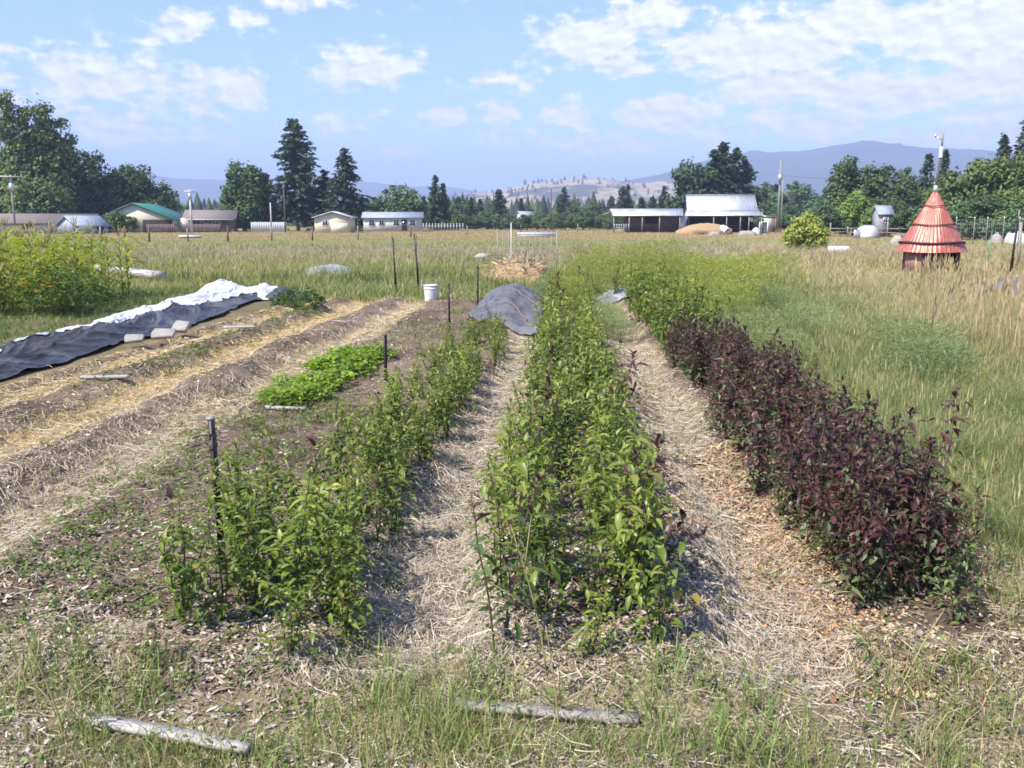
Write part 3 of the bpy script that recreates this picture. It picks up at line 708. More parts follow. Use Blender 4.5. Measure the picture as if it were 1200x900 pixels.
hz = hz * (.6 + .7 * (1 - np.abs(fbm(hx * 2.4, hy * 2.0, 320, 3) - .5) * 2) ** 2.5) + .05 * (1 - np.abs(vn(hx * 4 - hy, hy * 3, 325) - .5) * 2) ** 3 * np.sin(U * PI) * np.sin(Vv * PI) + .06 * (vn(hx * 7 + hy * 2, hy * 3, 322)) * np.sin(U * PI) * np.sin(Vv * PI) + .03
mb = MB(); mb.grid(np.stack([hx, hy, hz], -1)); mb.build('white_heap', M['whitefilm'], o, True)
mb = MB(); U2 = U; hx2 = -6.95 + .85 * U; hy2 = 20.7 + 1.3 * Vv + .1 * np.sin(U * 9)
hz2 = .22 * np.sin(U * PI) ** .7 * np.sin(Vv * PI) ** .7 * (.5 + fbm(hx2 * 5, hy2 * 4, 330, 3)) + .03
mb.grid(np.stack([hx2, hy2, hz2], -1)); mb.build('crumpled_black_end', M['blackfilm'], o, True)

def slab(name, px, py, size, label, rz, z=.0, seed=0, mat='stone', cat='stone', tilt=0., group=None):
    p = gp(px, py, z); r = np.random.default_rng(seed); n = 6
    an = np.sort(r.uniform(0, 2 * PI, n)) * .4 + np.arange(n) * 2 * PI / n * .6; k = (np.abs(np.cos(an)) ** 3 + np.abs(np.sin(an)) ** 3) ** (-1 / 3) * r.uniform(.85, 1.05, n)
    bx, by, hh = size; m_ = MB()
    if cat == 'stone' and name == 'flat_stone': n = 5; an = np.array([.62, 2.35, 3.0, 3.9, 5.6]) + r.normal(0, .12, 5); k = np.array([1.2, 1.2, 1.0, 1.15, 1.2]) * r.uniform(.9, 1.1, 5); ring = np.c_[np.cos(an) * k * bx / 2, np.sin(an) * k * by / 2]
    vs = np.r_[np.c_[ring * 1.0, np.zeros(n)], np.c_[ring * 1.02, np.full(n, hh * .8)], np.c_[ring * .96, hh * (.92 + .16 * ring[:, 0] / bx + r.uniform(-.04, .04, n))]]
    i = np.arange(n); q = (i + 1) % n
    vs = rotv(vs, 'x', tilt)
    m_.add(vs, [np.r_[np.stack([i, q, n + q, n + i], -1), np.stack([n + i, n + q, 2 * n + q, 2 * n + i], -1)], (2 * n + i)[None], i[None, ::-1]])
    o = m_.build(name, M[mat]); o.location = (p[0], p[1], z); o.rotation_euler = (0, 0, rz)
    return tag(o, label, cat, group)
slab('flat_stone', 157, 398, (.27, .20, .05), 'smallest pale stone slab holding down the near middle of the plastic sheet', .3, .13, 1, tilt=.5)
slab('flat_stone', 191, 393, (.34, .24, .06), 'rough jagged pale stone on the sheet edge between two other slabs', .1, .14, 2, tilt=.55)
slab('flat_stone', 212, 385, (.27, .27, .07), 'squarest grey stone block, farthest along the edge of the plastic sheet', -.2, .15, 3, tilt=.62)

def board(px0, py0, px1, py1, w, t, label, z=0., mat='board', name='wooden_board'):
    a = gp(px0, py0, z); b = gp(px1, py1, z); L_ = float(np.hypot(*(b - a))); m_ = MB()
    n = 14; xs = np.linspace(-L_ / 2, L_ / 2, n); j = np.random.default_rng(int(px0)).normal(0, .0008, (n, 4))
    P = np.stack([np.stack([xs, -w / 2 + j[:, 0], 0 * xs], 1), np.stack([xs, w / 2 + j[:, 1], 0 * xs], 1), np.stack([xs, w / 2 + j[:, 1], t + j[:, 2]], 1), np.stack([xs, -w / 2 + j[:, 0], t + j[:, 3]], 1)], 1)
    i = np.arange(n - 1)[:, None] * 4; q = np.arange(4)[None]; r = (q + 1) % 4
    m_.add(P.reshape(-1, 3), [np.r_[np.stack([i + q, i + r, i + 4 + r, i + 4 + q], -1).reshape(-1, 4), [[3, 2, 1, 0]], [[4 * n - 4, 4 * n - 3, 4 * n - 2, 4 * n - 1]]]])
    o = m_.build(name, M[mat]); c_ = (a + b) / 2; o.location = (c_[0], c_[1], float(gz(c_[0], c_[1])) + .02 + z); o.rotation_euler = (0, 0, math.atan2(b[1] - a[1], b[0] - a[0]))
    return tag(o, label, 'board')
board(108, 850, 292, 884, .06, .02, 'pale weathered board in the grass at the near left corner')
board(535, 838, 748, 856, .06, .018, 'grey board half buried in grass below the middle sapling row', mat='greypost')
board(312, 490, 358, 492, .05, .03, 'short pale plank at the near end of the strawberry patch', .0)
board(263, 394, 300, 393, .12, .03, 'bleached plank lying across the far golden straw band', .02)
board(96, 452, 152, 451, .09, .03, 'thin grey board lying in the mulch beside the nearer golden straw band', .02)
board(108, 319, 188, 328, .45, .22, 'long bleached board pile end lying in grass right of the corn')

# ------------------------------------------------------------------ metal posts, bucket, frame
def tpost(px, py, h, label, arms=(), lean=(0, 0), r=.017, cap=True):
    p = gp(px, py, .05); o = thing('metal_post', label, 'post', (p[0], p[1], float(gz(*p))))
    m_ = MB(); top = np.array([lean[0], lean[1], h])
    m_.tube([[0, 0, -.05], top], r, 8); m_.box(tuple(top / 2 + np.array([0, -r, 0])), (.006, .022, h * .98))
    for k in range(int(h / .07)): m_.box(tuple(top * (k + .5) * .07 / h + np.array([0, -r * 1.3, 0])), (.016, .012, .014))
    m_.build('shaft', M['postmetal'], o)
    if cap:
        m_ = MB(); m_.tube([top - [0, 0, .008], top + [0, 0, .006]], r * 1.15, 8)
        m_.build('pale_cap', M['greypost' if arms else 'postmetal'], o)
    for z, l in arms:
        m_ = MB(); q = top * z / h; m_.tube([q, q + [-l * .6, .02, .0], q + [-l, 0, -.015]], .0045, 5); m_.build('wire_stub', M['postmetal'], o)
        m_ = MB(); m_.tube([q - [0, 0, .012], q + [0, 0, .012]], r * 1.25, 8); m_.build('clip', M['darkpost'], o)
    return o
tpost(262, 668, .745, 'nearest black metal post with wire stubs by the front of the left sapling row', [(.655, .10), (.61, .11), (.46, .09)], (-.02, 0), .018)
tpost(452, 450, .50, 'black metal post beside the strawberry patch, second from the camera', [], (.01, 0), .018)
tpost(527, 390, .72, 'black metal post right of the white bucket', [], (-.01, 0), .016)
tpost(560, 366, .85, 'farthest thin black post standing just before the grey cloth mound', [], (0, 0), .016, False)
p = gp(478, 345, 0); o = thing('metal_trellis', 'tall dark metal frame of two uprights on a bottom bar in the grass', 'frame', (p[0], p[1], 0), .0)
for x0, x1, h in ((-.28, -.36, 1.42), (.3, .18, 1.5)):
    m_ = MB(); m_.tube([[x0, 0, 0], [x1, 0, h]], .02, 6); m_.box((x0 * .5 + x1 * .5, -.02, h / 2), (.012, .02, h * .95)); m_.build('upright', M['postmetal'], o)
m_ = MB(); m_.tube([[-.3, 0, .04], [.32, 0, .06]], .02, 6); m_.build('bottom_bar', M['postmetal'], o)
p = gp(505, 356, 0); o = thing('bucket', 'white plastic bucket standing on the mulch between the dark frame and posts', 'bucket', (p[0], p[1], float(gz(*p))), .3)
m_ = MB(); m_.lathe([(.0, .006), (.125, .004), (.13, .0), (.132, .01), (.147, .27), (.147, .272), (.156, .274), (.157, .292), (.149, .294), (.149, .335), (.156, .336), (.157, .365), (.150, .368), (.144, .362), (.128, .02), (0, .02)], 40)
m_.build('pail', M['white'], o, True)
m_ = MB(); a = np.linspace(0, PI, 14); m_.tube(np.c_[.16 * np.cos(a), -.05 - .13 * np.sin(a), .30 - .12 * np.sin(a)], .003, 5); m_.build('handle', M['wire'], o)

# ------------------------------------------------------------------ ground cloth mounds
def mound(name, pts, h, label, mat, seed, nu=50, nv=70, cat='ground cloth', batt=()):
    """draped cloth over a low bed; pts: near left, near right, far right, far left"""
    a, b, c_, d = [np.array(p) for p in pts]
    u, v = np.meshgrid(np.linspace(0, 1, nu), np.linspace(0, 1, nv))
    P = (a * (1 - u)[..., None] + b * u[..., None]) * (1 - v)[..., None] + (d * (1 - u)[..., None] + c_ * u[..., None]) * v[..., None]
    P = P + (np.stack([fbm(P[..., 1] * 1.2, P[..., 0] * 0, seed, 3), fbm(P[..., 0] * 1.2, P[..., 1] * 0, seed + 3, 3)], -1) - .5) * .35 * (1 - (np.sin(u * PI) * np.sin(v * PI))[..., None])
    z = h * (np.sin(u * PI) ** .5) * (np.sin(np.clip(v, .0, 1) * PI) ** .35) * (.75 + .5 * fbm(P[..., 0] * 1.1, P[..., 1] * .9, seed + 5, 3))
    z = z + np.abs(fbm(P[..., 0] * 2.3 + P[..., 1], P[..., 1] * 1.4, seed + 7, 4) - .5) * h * .9 + .03
    m_ = MB(); m_.grid(np.stack([P[..., 0], P[..., 1], z + gz(P[..., 0], P[..., 1])], -1)); o = m_.build(name, M[mat], smooth=True); tag(o, label, cat)
    for (u0, v0, u1, v1) in batt:
        t = np.linspace(0, 1, 12); q = []
        for s in t:
            i = int((v0 + (v1 - v0) * s) * (nv - 1)); j = int((u0 + (u1 - u0) * s) * (nu - 1)); q.append([P[i, j, 0], P[i, j, 1], z[i, j] + .02 + float(gz(P[i, j, 0], P[i, j, 1]))])
        m2 = MB(); m2.tube(q, .011, 5, (.27, .19, .13)); m2.build('tan_cord', M['straw'], o)
    return o
mound('ground_cloth', [gp(548, 383), gp(640, 398), gp(640, 345), gp(582, 347)], .24, 'dark grey ground cloth draped over a low mound behind the last post', 'cloth', 340, batt=((.55, .48, .98, .36), (.45, .2, .9, .05), (.0, .75, .25, .98)))
mound('ground_cloth', [gp(706, 357), gp(742, 355), gp(738, 346), gp(706, 347)], .16, 'small pale grey cloth at the far end of the right straw path', 'paleloth', 350, 24, 30)
mound('ground_cloth', [(10.4, 22.6), (13.8, 23.2), (16.2, 27.3), (11.2, 26.3)], .30, 'flat grey cloth lying in tall dry grass in front of the red roofed hut', 'cloth', 360)
mound('grey_cover', [gp(357, 326), gp(412, 329), gp(412, 318), gp(360, 318)], .27, 'low pale grey covered heap sunk in grass behind the plastic sheet', 'paleloth', 370, 30, 24, 'cover')
mound('hay_pile', [gp(572, 335), gp(640, 336), gp(636, 322), gp(580, 322)], .55, 'small heap of old golden hay in front of the wire panel', 'soil', 380, 40, 30, 'hay pile')
# straw texture on that heap belongs to it
hp = bpy.data.objects['hay_pile']; mb = MB(); n = 1500
me = hp.data; co = np.empty(len(me.vertices) * 3, np.float32); me.vertices.foreach_get('co', co); co = co.reshape(-1, 3)
P = co[rng.integers(0, len(co), n)] + rng.normal(0, .05, (n, 3)); D = rng.normal(0, 1, (n, 3)) * [1, 1, .35]
leaves(mb, P, D, rng.normal(0, 1, (n, 3)), rng.uniform(.2, .5, n), .025, .2, cvar(mixc([GOLD, STRAW, CHIP], np.tile([.4, .4, .2], (n, 1))), n, .2)); mb.build('loose_hay', M['straw'], hp)

# wire panel with stake
a, b = gp(583, 331), gp(652, 331); o = thing('wire_trellis', 'pale wire mesh panel standing upright behind the small hay heap', 'wire panel', (a[0], a[1], 0), math.atan2(b[1] - a[1], b[0] - a[0]))
W_ = float(np.hypot(*(b - a))); m_ = MB()
for i in range(12): m_.tube([[W_ * i / 11, 0, 0], [W_ * i / 11, .0, 1.55]], .004 if 0 < i < 11 else .009, 4)
for j in range(9): m_.tube([[0, .012, .15 + j * .17], [W_, .012, .15 + j * .17]], .0045, 4)
m_.build('mesh', M['wire'], o)
def stake(px, py, h, r, mat, label, lean=0., name='stake', n=6, d=None):
    p = gp(px, py) if d is None else at(px, d)[:2]; m_ = MB(); m_.tube([[0, 0, -.02], [lean * .5, 0, h * .5], [lean, 0, h]], [r, r, r * .9], n)
    m_.tube([[lean, 0, h], [lean, 0, h + r * .6]], [r * .9, r * .4], n)
    o = m_.build(name, M[mat]); o.location = (p[0], p[1], 0); return tag(o, label, name.split('_')[-1])
stake(599, 331, 1.75, .014, 'white', 'thin white stake rising through the wire mesh panel', name='white_stake')
M['greenpaint'] = mat_p('green_paint', (.06, .22, .10), (.10, .30, .15), 9, .5)
stake(1152, 334, 1.55, .014, 'greenpaint', 'slim bright green stake in dry grass right of the hut', .08, 'garden_stake', d=27)
p = at(1180, 31); o = thing('metal_post', 'tall dark green metal fence post at the right edge of the photo', 'post', p)
m_ = MB(); m_.tube([[0, 0, 0], [.11, 0, 1.75]], .035, 6); m_.box((.055, -.04, .9), (.02, .05, 1.6)); m_.build('shaft', M['postmetal'], o)
m_ = MB(); m_.tube([[.11, 0, 1.75], [.125, 0, 2.15]], .014, 6); m_.build('bare_top', M['wire'], o)
stake(1189, 318, 1.75, .05, 'greypost', 'weathered tan wooden post beside the dark metal one', -.03, 'wooden_post', 7, 34)

# ------------------------------------------------------------------ cone roofed hut
hd = 32.5; s = hd / FPX; p = at(1086, hd); p[2] = -.11
o = thing('round_hut', 'small round wooden hut with a faded red cone roof and tall pole', 'hut', tuple(p), facing(1089))
def ridged_cone(r0, z0, r1, z1, n=220, m=10, ridges=46, amp=.011, ph=0.):
    t = np.linspace(0, 1, m)[:, None]; a = np.linspace(0, 2 * PI, n + 1)[None]
    r = r0 + (r1 - r0) * t; am = amp * np.minimum(1, r / .35)
    rr = r + am * np.cos(a * ridges + ph) + .012 * np.sin(a * 5 + 3 * t)
    return np.stack([rr * np.cos(a), rr * np.sin(a), z0 + (z1 - z0) * t + 0 * a - .008 * np.sin(3 * a)], -1)
mr_, ntr, Nr, Lr, outr = newmat('faded_red_roof')
f1 = ramp(ntr, noise(ntr, 2.2, 6, .7, 'Object', (3, 3, .35)), .57, .72); f2 = ramp(ntr, noise(ntr, 7, 5, .7, 'Object', (2, 2, .25)), .4, .7)
cr = mix_rgb(ntr, f2, (.36, .10, .07), (.49, .18, .125)); cr = mix_rgb(ntr, f1, cr, (.60, .42, .36))
pr = Nr.new('ShaderNodeBsdfPrincipled'); Lr.new(cr, pr.inputs['Base Color']); pr.inputs['Roughness'].default_value = .38; pr.inputs['Metallic'].default_value = .12; Lr.new(pr.outputs[0], outr.inputs[0])
M['redroof'] = mr_
zt, zb = 2.72 + .30, .98 - .0
def rad(z): return 1.14 * (zt - z) / (zt - .86) * (1 + .0 * z)
for k, (z0, z1, dr) in enumerate(((zt, 2.42, 0), (2.44, 1.78, .008), (1.80, 1.17, .016), (1.19, .86, .024))):
    m_ = MB(); m_.grid(ridged_cone(max(.02, rad(z0)) + dr, z0, rad(z1) + dr, z1, ph=k)); m_.build('roof_sheet', M['redroof'], o, True)
M['darkband'] = mat_p('rusty_band', (.045, .025, .02), (.09, .05, .04), 10, .7)
for z, r in ((2.43, .018), (1.79, .022), (1.18, .042)):
    m_ = MB(); a = np.linspace(0, 2 * PI, 73); m_.tube(np.c_[(rad(z) + .075) * np.cos(a), (rad(z) + .075) * np.sin(a), np.full(73, z) - .02 * np.sin(3 * a)], r, 6, cap=False); m_.build('roof_band', M['darkband'], o)
M['hutwood'] = mat_p('hut_boards', (.10, .055, .04), (.19, .11, .08), 6, .85, bmp=.5, stretch=(4, 4, .4)); M['pinkpanel'] = mat_p('faded_pink_panel', (.30, .15, .12), (.40, .22, .18), 4, .8, bmp=.3)
m_ = MB()
for k in range(40):
    a = 2 * PI * k / 40
    if 4.9 < a < 6.0: continue
    m_.box((.87 * math.cos(a), .87 * math.sin(a), .47), (.025, .137, .94), a)
m_.build('wall', M['hutwood'], o)
m_ = MB()
for a in np.linspace(3.75, 4.35, 5): m_.box((.915 * math.cos(a), .915 * math.sin(a), .52), (.02, .136, .74), a)
m_.build('door_panel', M['pinkpanel'], o)
for a in (4.85, 5.4, 6.05):
    m_ = MB(); m_.tube([[.91 * math.cos(a), .91 * math.sin(a), 0], [.91 * math.cos(a), .91 * math.sin(a), 1.0]], .05, 7); m_.build('post', M['hutwood'], o)
m_ = MB(); m_.lathe([(0, .13), (.84, .13), (.84, .0)], 24); m_.build('base', M['hutwood'], o)
m_ = MB(); m_.tube([[0, 0, zt - .2], [.07, 0, zt + 1.05]], .042, 8); m_.build('pole', M['darkpost'], o)
m_ = MB(); m_.lathe([(0, 0), (.06, 0), (.07, .05), (.06, .1), (.07, .15), (.06, .2), (.07, .25), (.055, .38), (0, .4)], 14); q = m_.build('white_sleeve', M['white'], o, True); q.location = (.08, 0, zt + 1.0)
m_ = MB(); m_.tube([[.09, 0, zt + 1.3], [.1, 0, zt + 1.95]], .032, 6); m_.build('pole_tip', M['greypost'], o)
m_ = MB(); m_.tube([[.1, 0, zt + 1.62], [-.13, 0, zt + 1.72]], .02, 5); m_.box((-.13, 0, zt + 1.76), (.06, .04, .1)); m_.build('side_bracket', M['galv'], o)
m_ = MB(); m_.tube([[0, 0, zt - .12], [0, 0, zt + .1]], [.1, .06], 8); m_.build('roof_collar', M['galv'], o)

# ------------------------------------------------------------------ buildings
def P_(name, c1, c2=None, **k): M[name] = mat_p(name, c1, c2 or tuple(a * 1.25 for a in c1), **k)
P_('shingle', (.17, .14, .13), (.24, .205, .19), scale=3, rough=.9, bmp=.5); P_('browwall', (.13, .10, .085), (.19, .15, .13), scale=2, rough=.9)
P_('creamwall', (.58, .53, .38), (.66, .61, .45), scale=1.5, rough=.8); P_('palewall', (.48, .49, .47), (.58, .59, .56), scale=1.5, rough=.7)
P_('greywall', (.24, .24, .25), (.32, .32, .33), scale=2, rough=.85); P_('greenroof', (.03, .16, .12), (.05, .21, .16), scale=2, rough=.45); P_('glass', (.02, .025, .03), (.04, .05, .06), scale=2, rough=.15, spec=.6)
P_('dark', (.02, .017, .015), (.04, .032, .028), scale=3, rough=.95); P_('tinroof', (.56, .59, .66), (.68, .71, .77), scale=1.2, rough=.4, metal=.25, stretch=(1.5, .3, .3), dirt=(.50, .50, .54))
M['rustroof'] = mat_p('rusted_tin_roof', (.52, .54, .57), (.62, .64, .67), 1.3, .55, .2, stretch=(.9, .9, .9), dirt=(.40, .24, .15))
P_('blueroof', (.24, .28, .34), (.33, .37, .43), scale=1.5, rough=.6, metal=.0); P_('barnwood', (.10, .075, .06), (.18, .14, .115), scale=3, rough=.9, bmp=.5)

def gable(name, label, px, d, w, dp, eave, ridge, rot, wall, roof, axis='x', over=.35, wins=(), doors=(), cat='house'):
    """ridge along local x (axis x) or along local y (gable end towards the viewer); wins/doors: (x, z, w, h) on the front"""
    c_ = at(px, d); o = thing(name, label, cat, (c_[0], c_[1], 0), facing(px) + rot)
    m_ = MB(); hw, hd_ = w / 2, dp / 2
    if axis == 'x': m_.prismx([(-hd_, 0), (hd_, 0), (hd_, eave), (0, ridge - .06), (-hd_, eave)], -hw, hw)
    else: m_.prism([(-hw, 0), (hw, 0), (hw, eave), (0, ridge - .06), (-hw, eave)], -hd_, hd_)
    m_.build('wall', M[wall], o)
    m_ = MB(); half = hd_ if axis == 'x' else hw; sl = (ridge - eave) / half; e = half + over; t = .12
    prof = [(-e, eave - sl * over + .02), (0, ridge + .02), (e, eave - sl * over + .02), (e, eave - sl * over + t), (0, ridge + t + .04), (-e, eave - sl * over + t)]
    (m_.prismx(prof, -hw - over, hw + over) if axis == 'x' else m_.prism(prof, -hd_ - over, hd_ + over))
    m_.build('roof', M[roof], o)
    for i, (x, z, ww, hh) in enumerate(wins):
        f = MB()
        for sx in (-1, 1): f.box((x + sx * ww / 2, -hd_ - .03, z), (.09, .09, hh + .18))
        for sz in (-1, 1): f.box((x, -hd_ - .03, z + sz * (hh / 2 + .045)), (ww - .09, .09, .09))
        f.box((x, -hd_ - .035, z), (.05, .06, hh)); fo = f.build('window', M['whitemetal'], o)
        f = MB(); f.box((x, -hd_ - .012, z), (ww - .08, .03, hh)); f.build('pane', M['glass'], fo)
    for x, z, ww, hh, mt in doors:
        f = MB(); f.box((x, -hd_ - .03, z + hh / 2), (ww, .07, hh)); fo = f.build('door', M[mt], o)
        f = MB(); f.box((x + ww * .38, -hd_ - .09, z + hh * .48), (.06, .08, .16)); f.build('handle', M['galv'], fo)
    return o
def px2m(n, d): return n * d / FPX
d = 140
o = gable('long_shed', 'long low shed with grey brown shingle roof behind the corn', 30, d, px2m(165, d), 7, 1.5, 2.75, .0, 'palewall', 'shingle', 'x', .4, ((-5, 1, 1.2, .6), (1, 1, 1.2, .6)), cat='shed')
o = gable('low_shed', 'low blue grey roofed shed end just right of the corn', 104, 132, px2m(38, 132), 5, 1.2, 2.4, .5, 'blueroof', 'blueroof', 'x', .3, (), ((1.2, 0, 1., 1.), ) and ((1.2, 0, 1., 1., 'dark'),), cat='shed')
d = 155
o = gable('green_roofed_shop', 'cream gabled shop with a dark green metal roof and open bay', 178, d, px2m(84, d), 12, 2.05, 4.5, -.30, 'creamwall', 'greenroof', 'y', .45, (), ((3.6, 0, 4.6, 2.0, 'dark'), (-3.8, 0, 1., 1.9, 'whitemetal')), cat='workshop')  # open bay is a solid near-black slab, its shade put into the colour
d = 160
o = gable('brown_house', 'small brown house with grey shingle roof and white eave board', 254, d, px2m(52, d), 7, 2.2, 3.5, -.12, 'browwall', 'shingle', 'x', .5, ((-1.5, 1.2, 1.2, .9), (1., 1.2, 1., .9)), ((2.6, 0, .9, 1.9, 'barnwood'),))
m_ = MB(); m_.box((0, -4.02, 2.02), (px2m(54, d), .05, .16)); m_.build('eave_board', M['whitemetal'], o)
d = 150
o = gable('cream_garage', 'small cream garage with gable end facing the field below conifers', 396, d, px2m(40, d), 6.5, 2.35, 3.15, -.14, 'creamwall', 'palewall', 'y', .4, ((-1.1, 1.5, .8, .7),), ((1.1, 0, 2.7, 1.5, 'creamwall'),), cat='garage')
d = 165
o = gable('long_white_house', 'long pale manufactured house with blue grey roof and four windows', 463, d, px2m(66, d), 6, 2.35, 3.2, -.03, 'palewall', 'blueroof', 'x', .3, ((-3.6, 1.45, .9, .9), (-1.9, 1.45, .8, .8), (.6, 1.45, .9, .9), (3.4, 1.45, .9, .9)), ((2., .15, .9, 1.9, 'glass'),))
d = 230
o = gable('small_white_house', 'small white house with slanting roof half hidden among far trees', 615, d, px2m(17, d), 5, 2.4, 4.0, .55, 'palewall', 'blueroof', 'x', .3, ((0, 1.4, .9, .8),))
d = 120
d = 108; o = gable('grey_cabin', 'narrow grey cabin with pale roof among trees left of the hut', 1027, d, px2m(15, d), 2.2, 2.6, 3.4, .35, 'greywall', 'blueroof', 'x', .2, ((0, 1.9, .5, .5),), cat='cabin')
# quonset-like half dome
d = 98; c_ = at(1011, d); o = thing('half_round_shelter', 'white rounded metal shelter beside the grey cabin', 'shelter', c_, facing(1010) + .5)
m_ = MB(); a = np.linspace(0, PI, 15); m_.prism(np.c_[.95 * np.cos(a), 1.35 * np.sin(a)], -.8, .8); m_.build('shell', M['whitemetal'], o)
m_ = MB()
for y in (-.7, -.2, .3, .75): m_.tube(np.c_[.97 * np.cos(a), np.full(15, y), 1.37 * np.sin(a)], .03, 5)
m_.build('rib', M['galv'], o)
m_ = MB(); m_.box((-1.4, -.4, .45), (.7, .08, .9), .2); m_.build('side_sheet', M['galv'], o)

# barn with lean-to porch
d = 150; u = d / FPX; c_ = at(841, d)
o = thing('barn', 'old open fronted barn with steep silver tin roof', 'barn', c_, facing(841))
W_ = 82 * u
def slope(m_, x0t, x1t, x0b, x1b, yt, zt_, yb, zb_, t=.08):
    v = np.array([[x0b, yb, zb_], [x1b, yb, zb_], [x1t, yt, zt_], [x0t, yt, zt_]], float)
    m_.add(np.r_[v, v - [0, 0, t]], [[[0, 1, 2, 3], [7, 6, 5, 4], [0, 4, 5, 1], [1, 5, 6, 2], [2, 6, 7, 3], [3, 7, 4, 0]]])
m_ = MB(); slope(m_, -W_ / 2, W_ / 2 - .6, -W_ / 2 + .3, W_ / 2, 2.3, 5.95, 0, 3.5)
for i in range(24): x = -W_ / 2 + .3 + i * (W_ - .3) / 23; m_.tube([[x, 0, 3.52], [x - .3 * (1 - i / 23) - .6 * i / 23, 2.3, 5.97]], .022, 4)
m_.build('roof', M['tinroof'], o)
m_ = MB(); slope(m_, -W_ / 2, W_ / 2 - .6, -W_ / 2, W_ / 2, 2.3, 5.95, 4.8, 3.2); m_.build('back_roof', M['tinroof'], o)
m_ = MB(); m_.box((-.3, 2.3, 6.0), (W_ - .5, .3, .07)); m_.build('ridge_cap', M['rustroof'], o)
m_ = MB(); slope(m_, -W_ / 2 + .2, W_ / 2 + .1, -W_ / 2 - .1, W_ / 2 + .9, .05, 3.47, -2.6, 2.66)
for i in range(22): x = -W_ / 2 + .1 + i * (W_ + .5) / 21; m_.tube([[x, -2.6, 2.68], [x, .0, 3.49]], .025, 4)
m_.build('porch_roof', M['rustroof'], o)
m_ = MB(); m_.prismx([(.0, 0), (4.6, 0), (4.6, 3.1), (2.3, 5.8), (0, 3.35)], W_ / 2 - .65, W_ / 2 - .55); m_.prismx([(.0, 0), (4.6, 0), (4.6, 3.1), (2.3, 5.8), (0, 3.35)], -W_ / 2 + .35, -W_ / 2 + .45); m_.build('end_wall', M['barnwood'], o)
m_ = MB(); m_.box((0, 1.2, 1.6), (W_ - 1.4, .1, 3.2)); m_.build('back_wall', M['dark'], o)
for x in (-W_ / 2 + .3, -1.1, .0 + .9, 3.0, 4.3, W_ / 2 + .5):
    m_ = MB(); m_.box((x, -2.4, 1.32), (.16, .16, 2.64)); m_.build('post', M['greypost'], o)
m_ = MB(); m_.box((3.4, 1.1, 1.9), (1.3, .06, .7)); fo = m_.build('window', M['glass'], o)
m_ = MB(); m_.box((4.6, -2.2, 2.0), (.7, .06, .6)); m_.build('white_box', M['white'], o)
m_ = MB(); m_.box((-W_ / 2 - .25, -2.9, 1.25), (1.0, .05, 2.75), .05, roll=.22); m_.build('leaning_sheet', M['galv'], o)
m_ = MB()
for z in (.5, .9, 1.3): m_.box((-2.8, -.6, z), (3.2, .08, .14))
for z in (.6, 1.1): m_.box((2.2, -.5, z), (2.6, .08, .14))
m_.build('rail', M['barnwood'], o)
c2 = at(757, d); o = thing('open_shed', 'long low open shed with rusty tin roof left of the barn', 'shed', c2, facing(757) - .0)
w2 = 80 * u; m_ = MB(); slope(m_, -w2 / 2 - .6, w2 / 2 - .1, -w2 / 2, w2 / 2 - .1, .4, 3.75, -2.4, 2.66)
for i in range(22): x = -w2 / 2 + i * (w2 - .2) / 21; m_.tube([[x, -2.4, 2.68], [x - .6 * (1 - i / 21), .4, 3.77]], .025, 4)
m_.build('roof', M['rustroof'], o)
m_ = MB(); slope(m_, -w2 / 2 - .6, w2 / 2 - .1, -w2 / 2 - .5, w2 / 2 - .1, .4, 3.75, 3., 2.9); m_.build('back_roof', M['rustroof'], o)
m_ = MB(); m_.box((.8, .5, 1.5), (w2 - 2.2, .1, 2.9)); m_.build('back_wall', M['barnwood'], o)
m_ = MB(); m_.box((.6, .35, 1.95), (2.0, .1, 1.1)); m_.build('opening_shade', M['dark'], o)  # near-black slab on the wall, painting the shade inside an opening
for x in (-w2 / 2 + .15, -w2 / 2 + 2.6, -.9, 1.8, w2 / 2 - .6):
    m_ = MB(); m_.box((x, -2.2, 1.32), (.15, .15, 2.64)); m_.build('post', M['greypost'], o)
m_ = MB()
for z in (.4, .8, 1.2): m_.box((-w2 / 2 + 1.4, -2.2, z), (2.4, .05, .06))
for i in range(7): m_.box((-w2 / 2 + .3 + i * .37, -2.24, .8), (.05, .04, 1.2))
m_.build('gate_panel', M['galv'], o)
m_ = MB(); m_.box((-w2 / 2 - .9, -.8, 3.05), (1.3, 2.4, .06), roll=-.45); m_.build('side_flap', M['rustroof'], o)
c3 = at(894, 152); o = thing('flat_lean_to', 'small flat roofed lean to at the right end of the barn', 'lean-to', c3, facing(894))
m_ = MB(); m_.box((0, 0, 2.55), (3.0, 2.6, .12), roll=.03); m_.build('roof', M['galv'], o)
m_ = MB(); m_.box((.1, -1.1, 1.25), (1.3, .08, 2.4)); m_.build('door', M['palewall'], o)
m_ = MB(); m_.box((1.1, -.2, 1.2), (.7, 1.9, 2.4)); m_.build('wall', M['barnwood'], o)
for x in (-1.35, 1.4):
    m_ = MB(); m_.box((x, -1.15, 1.24), (.12, .12, 2.48)); m_.build('post', M['greypost'], o)

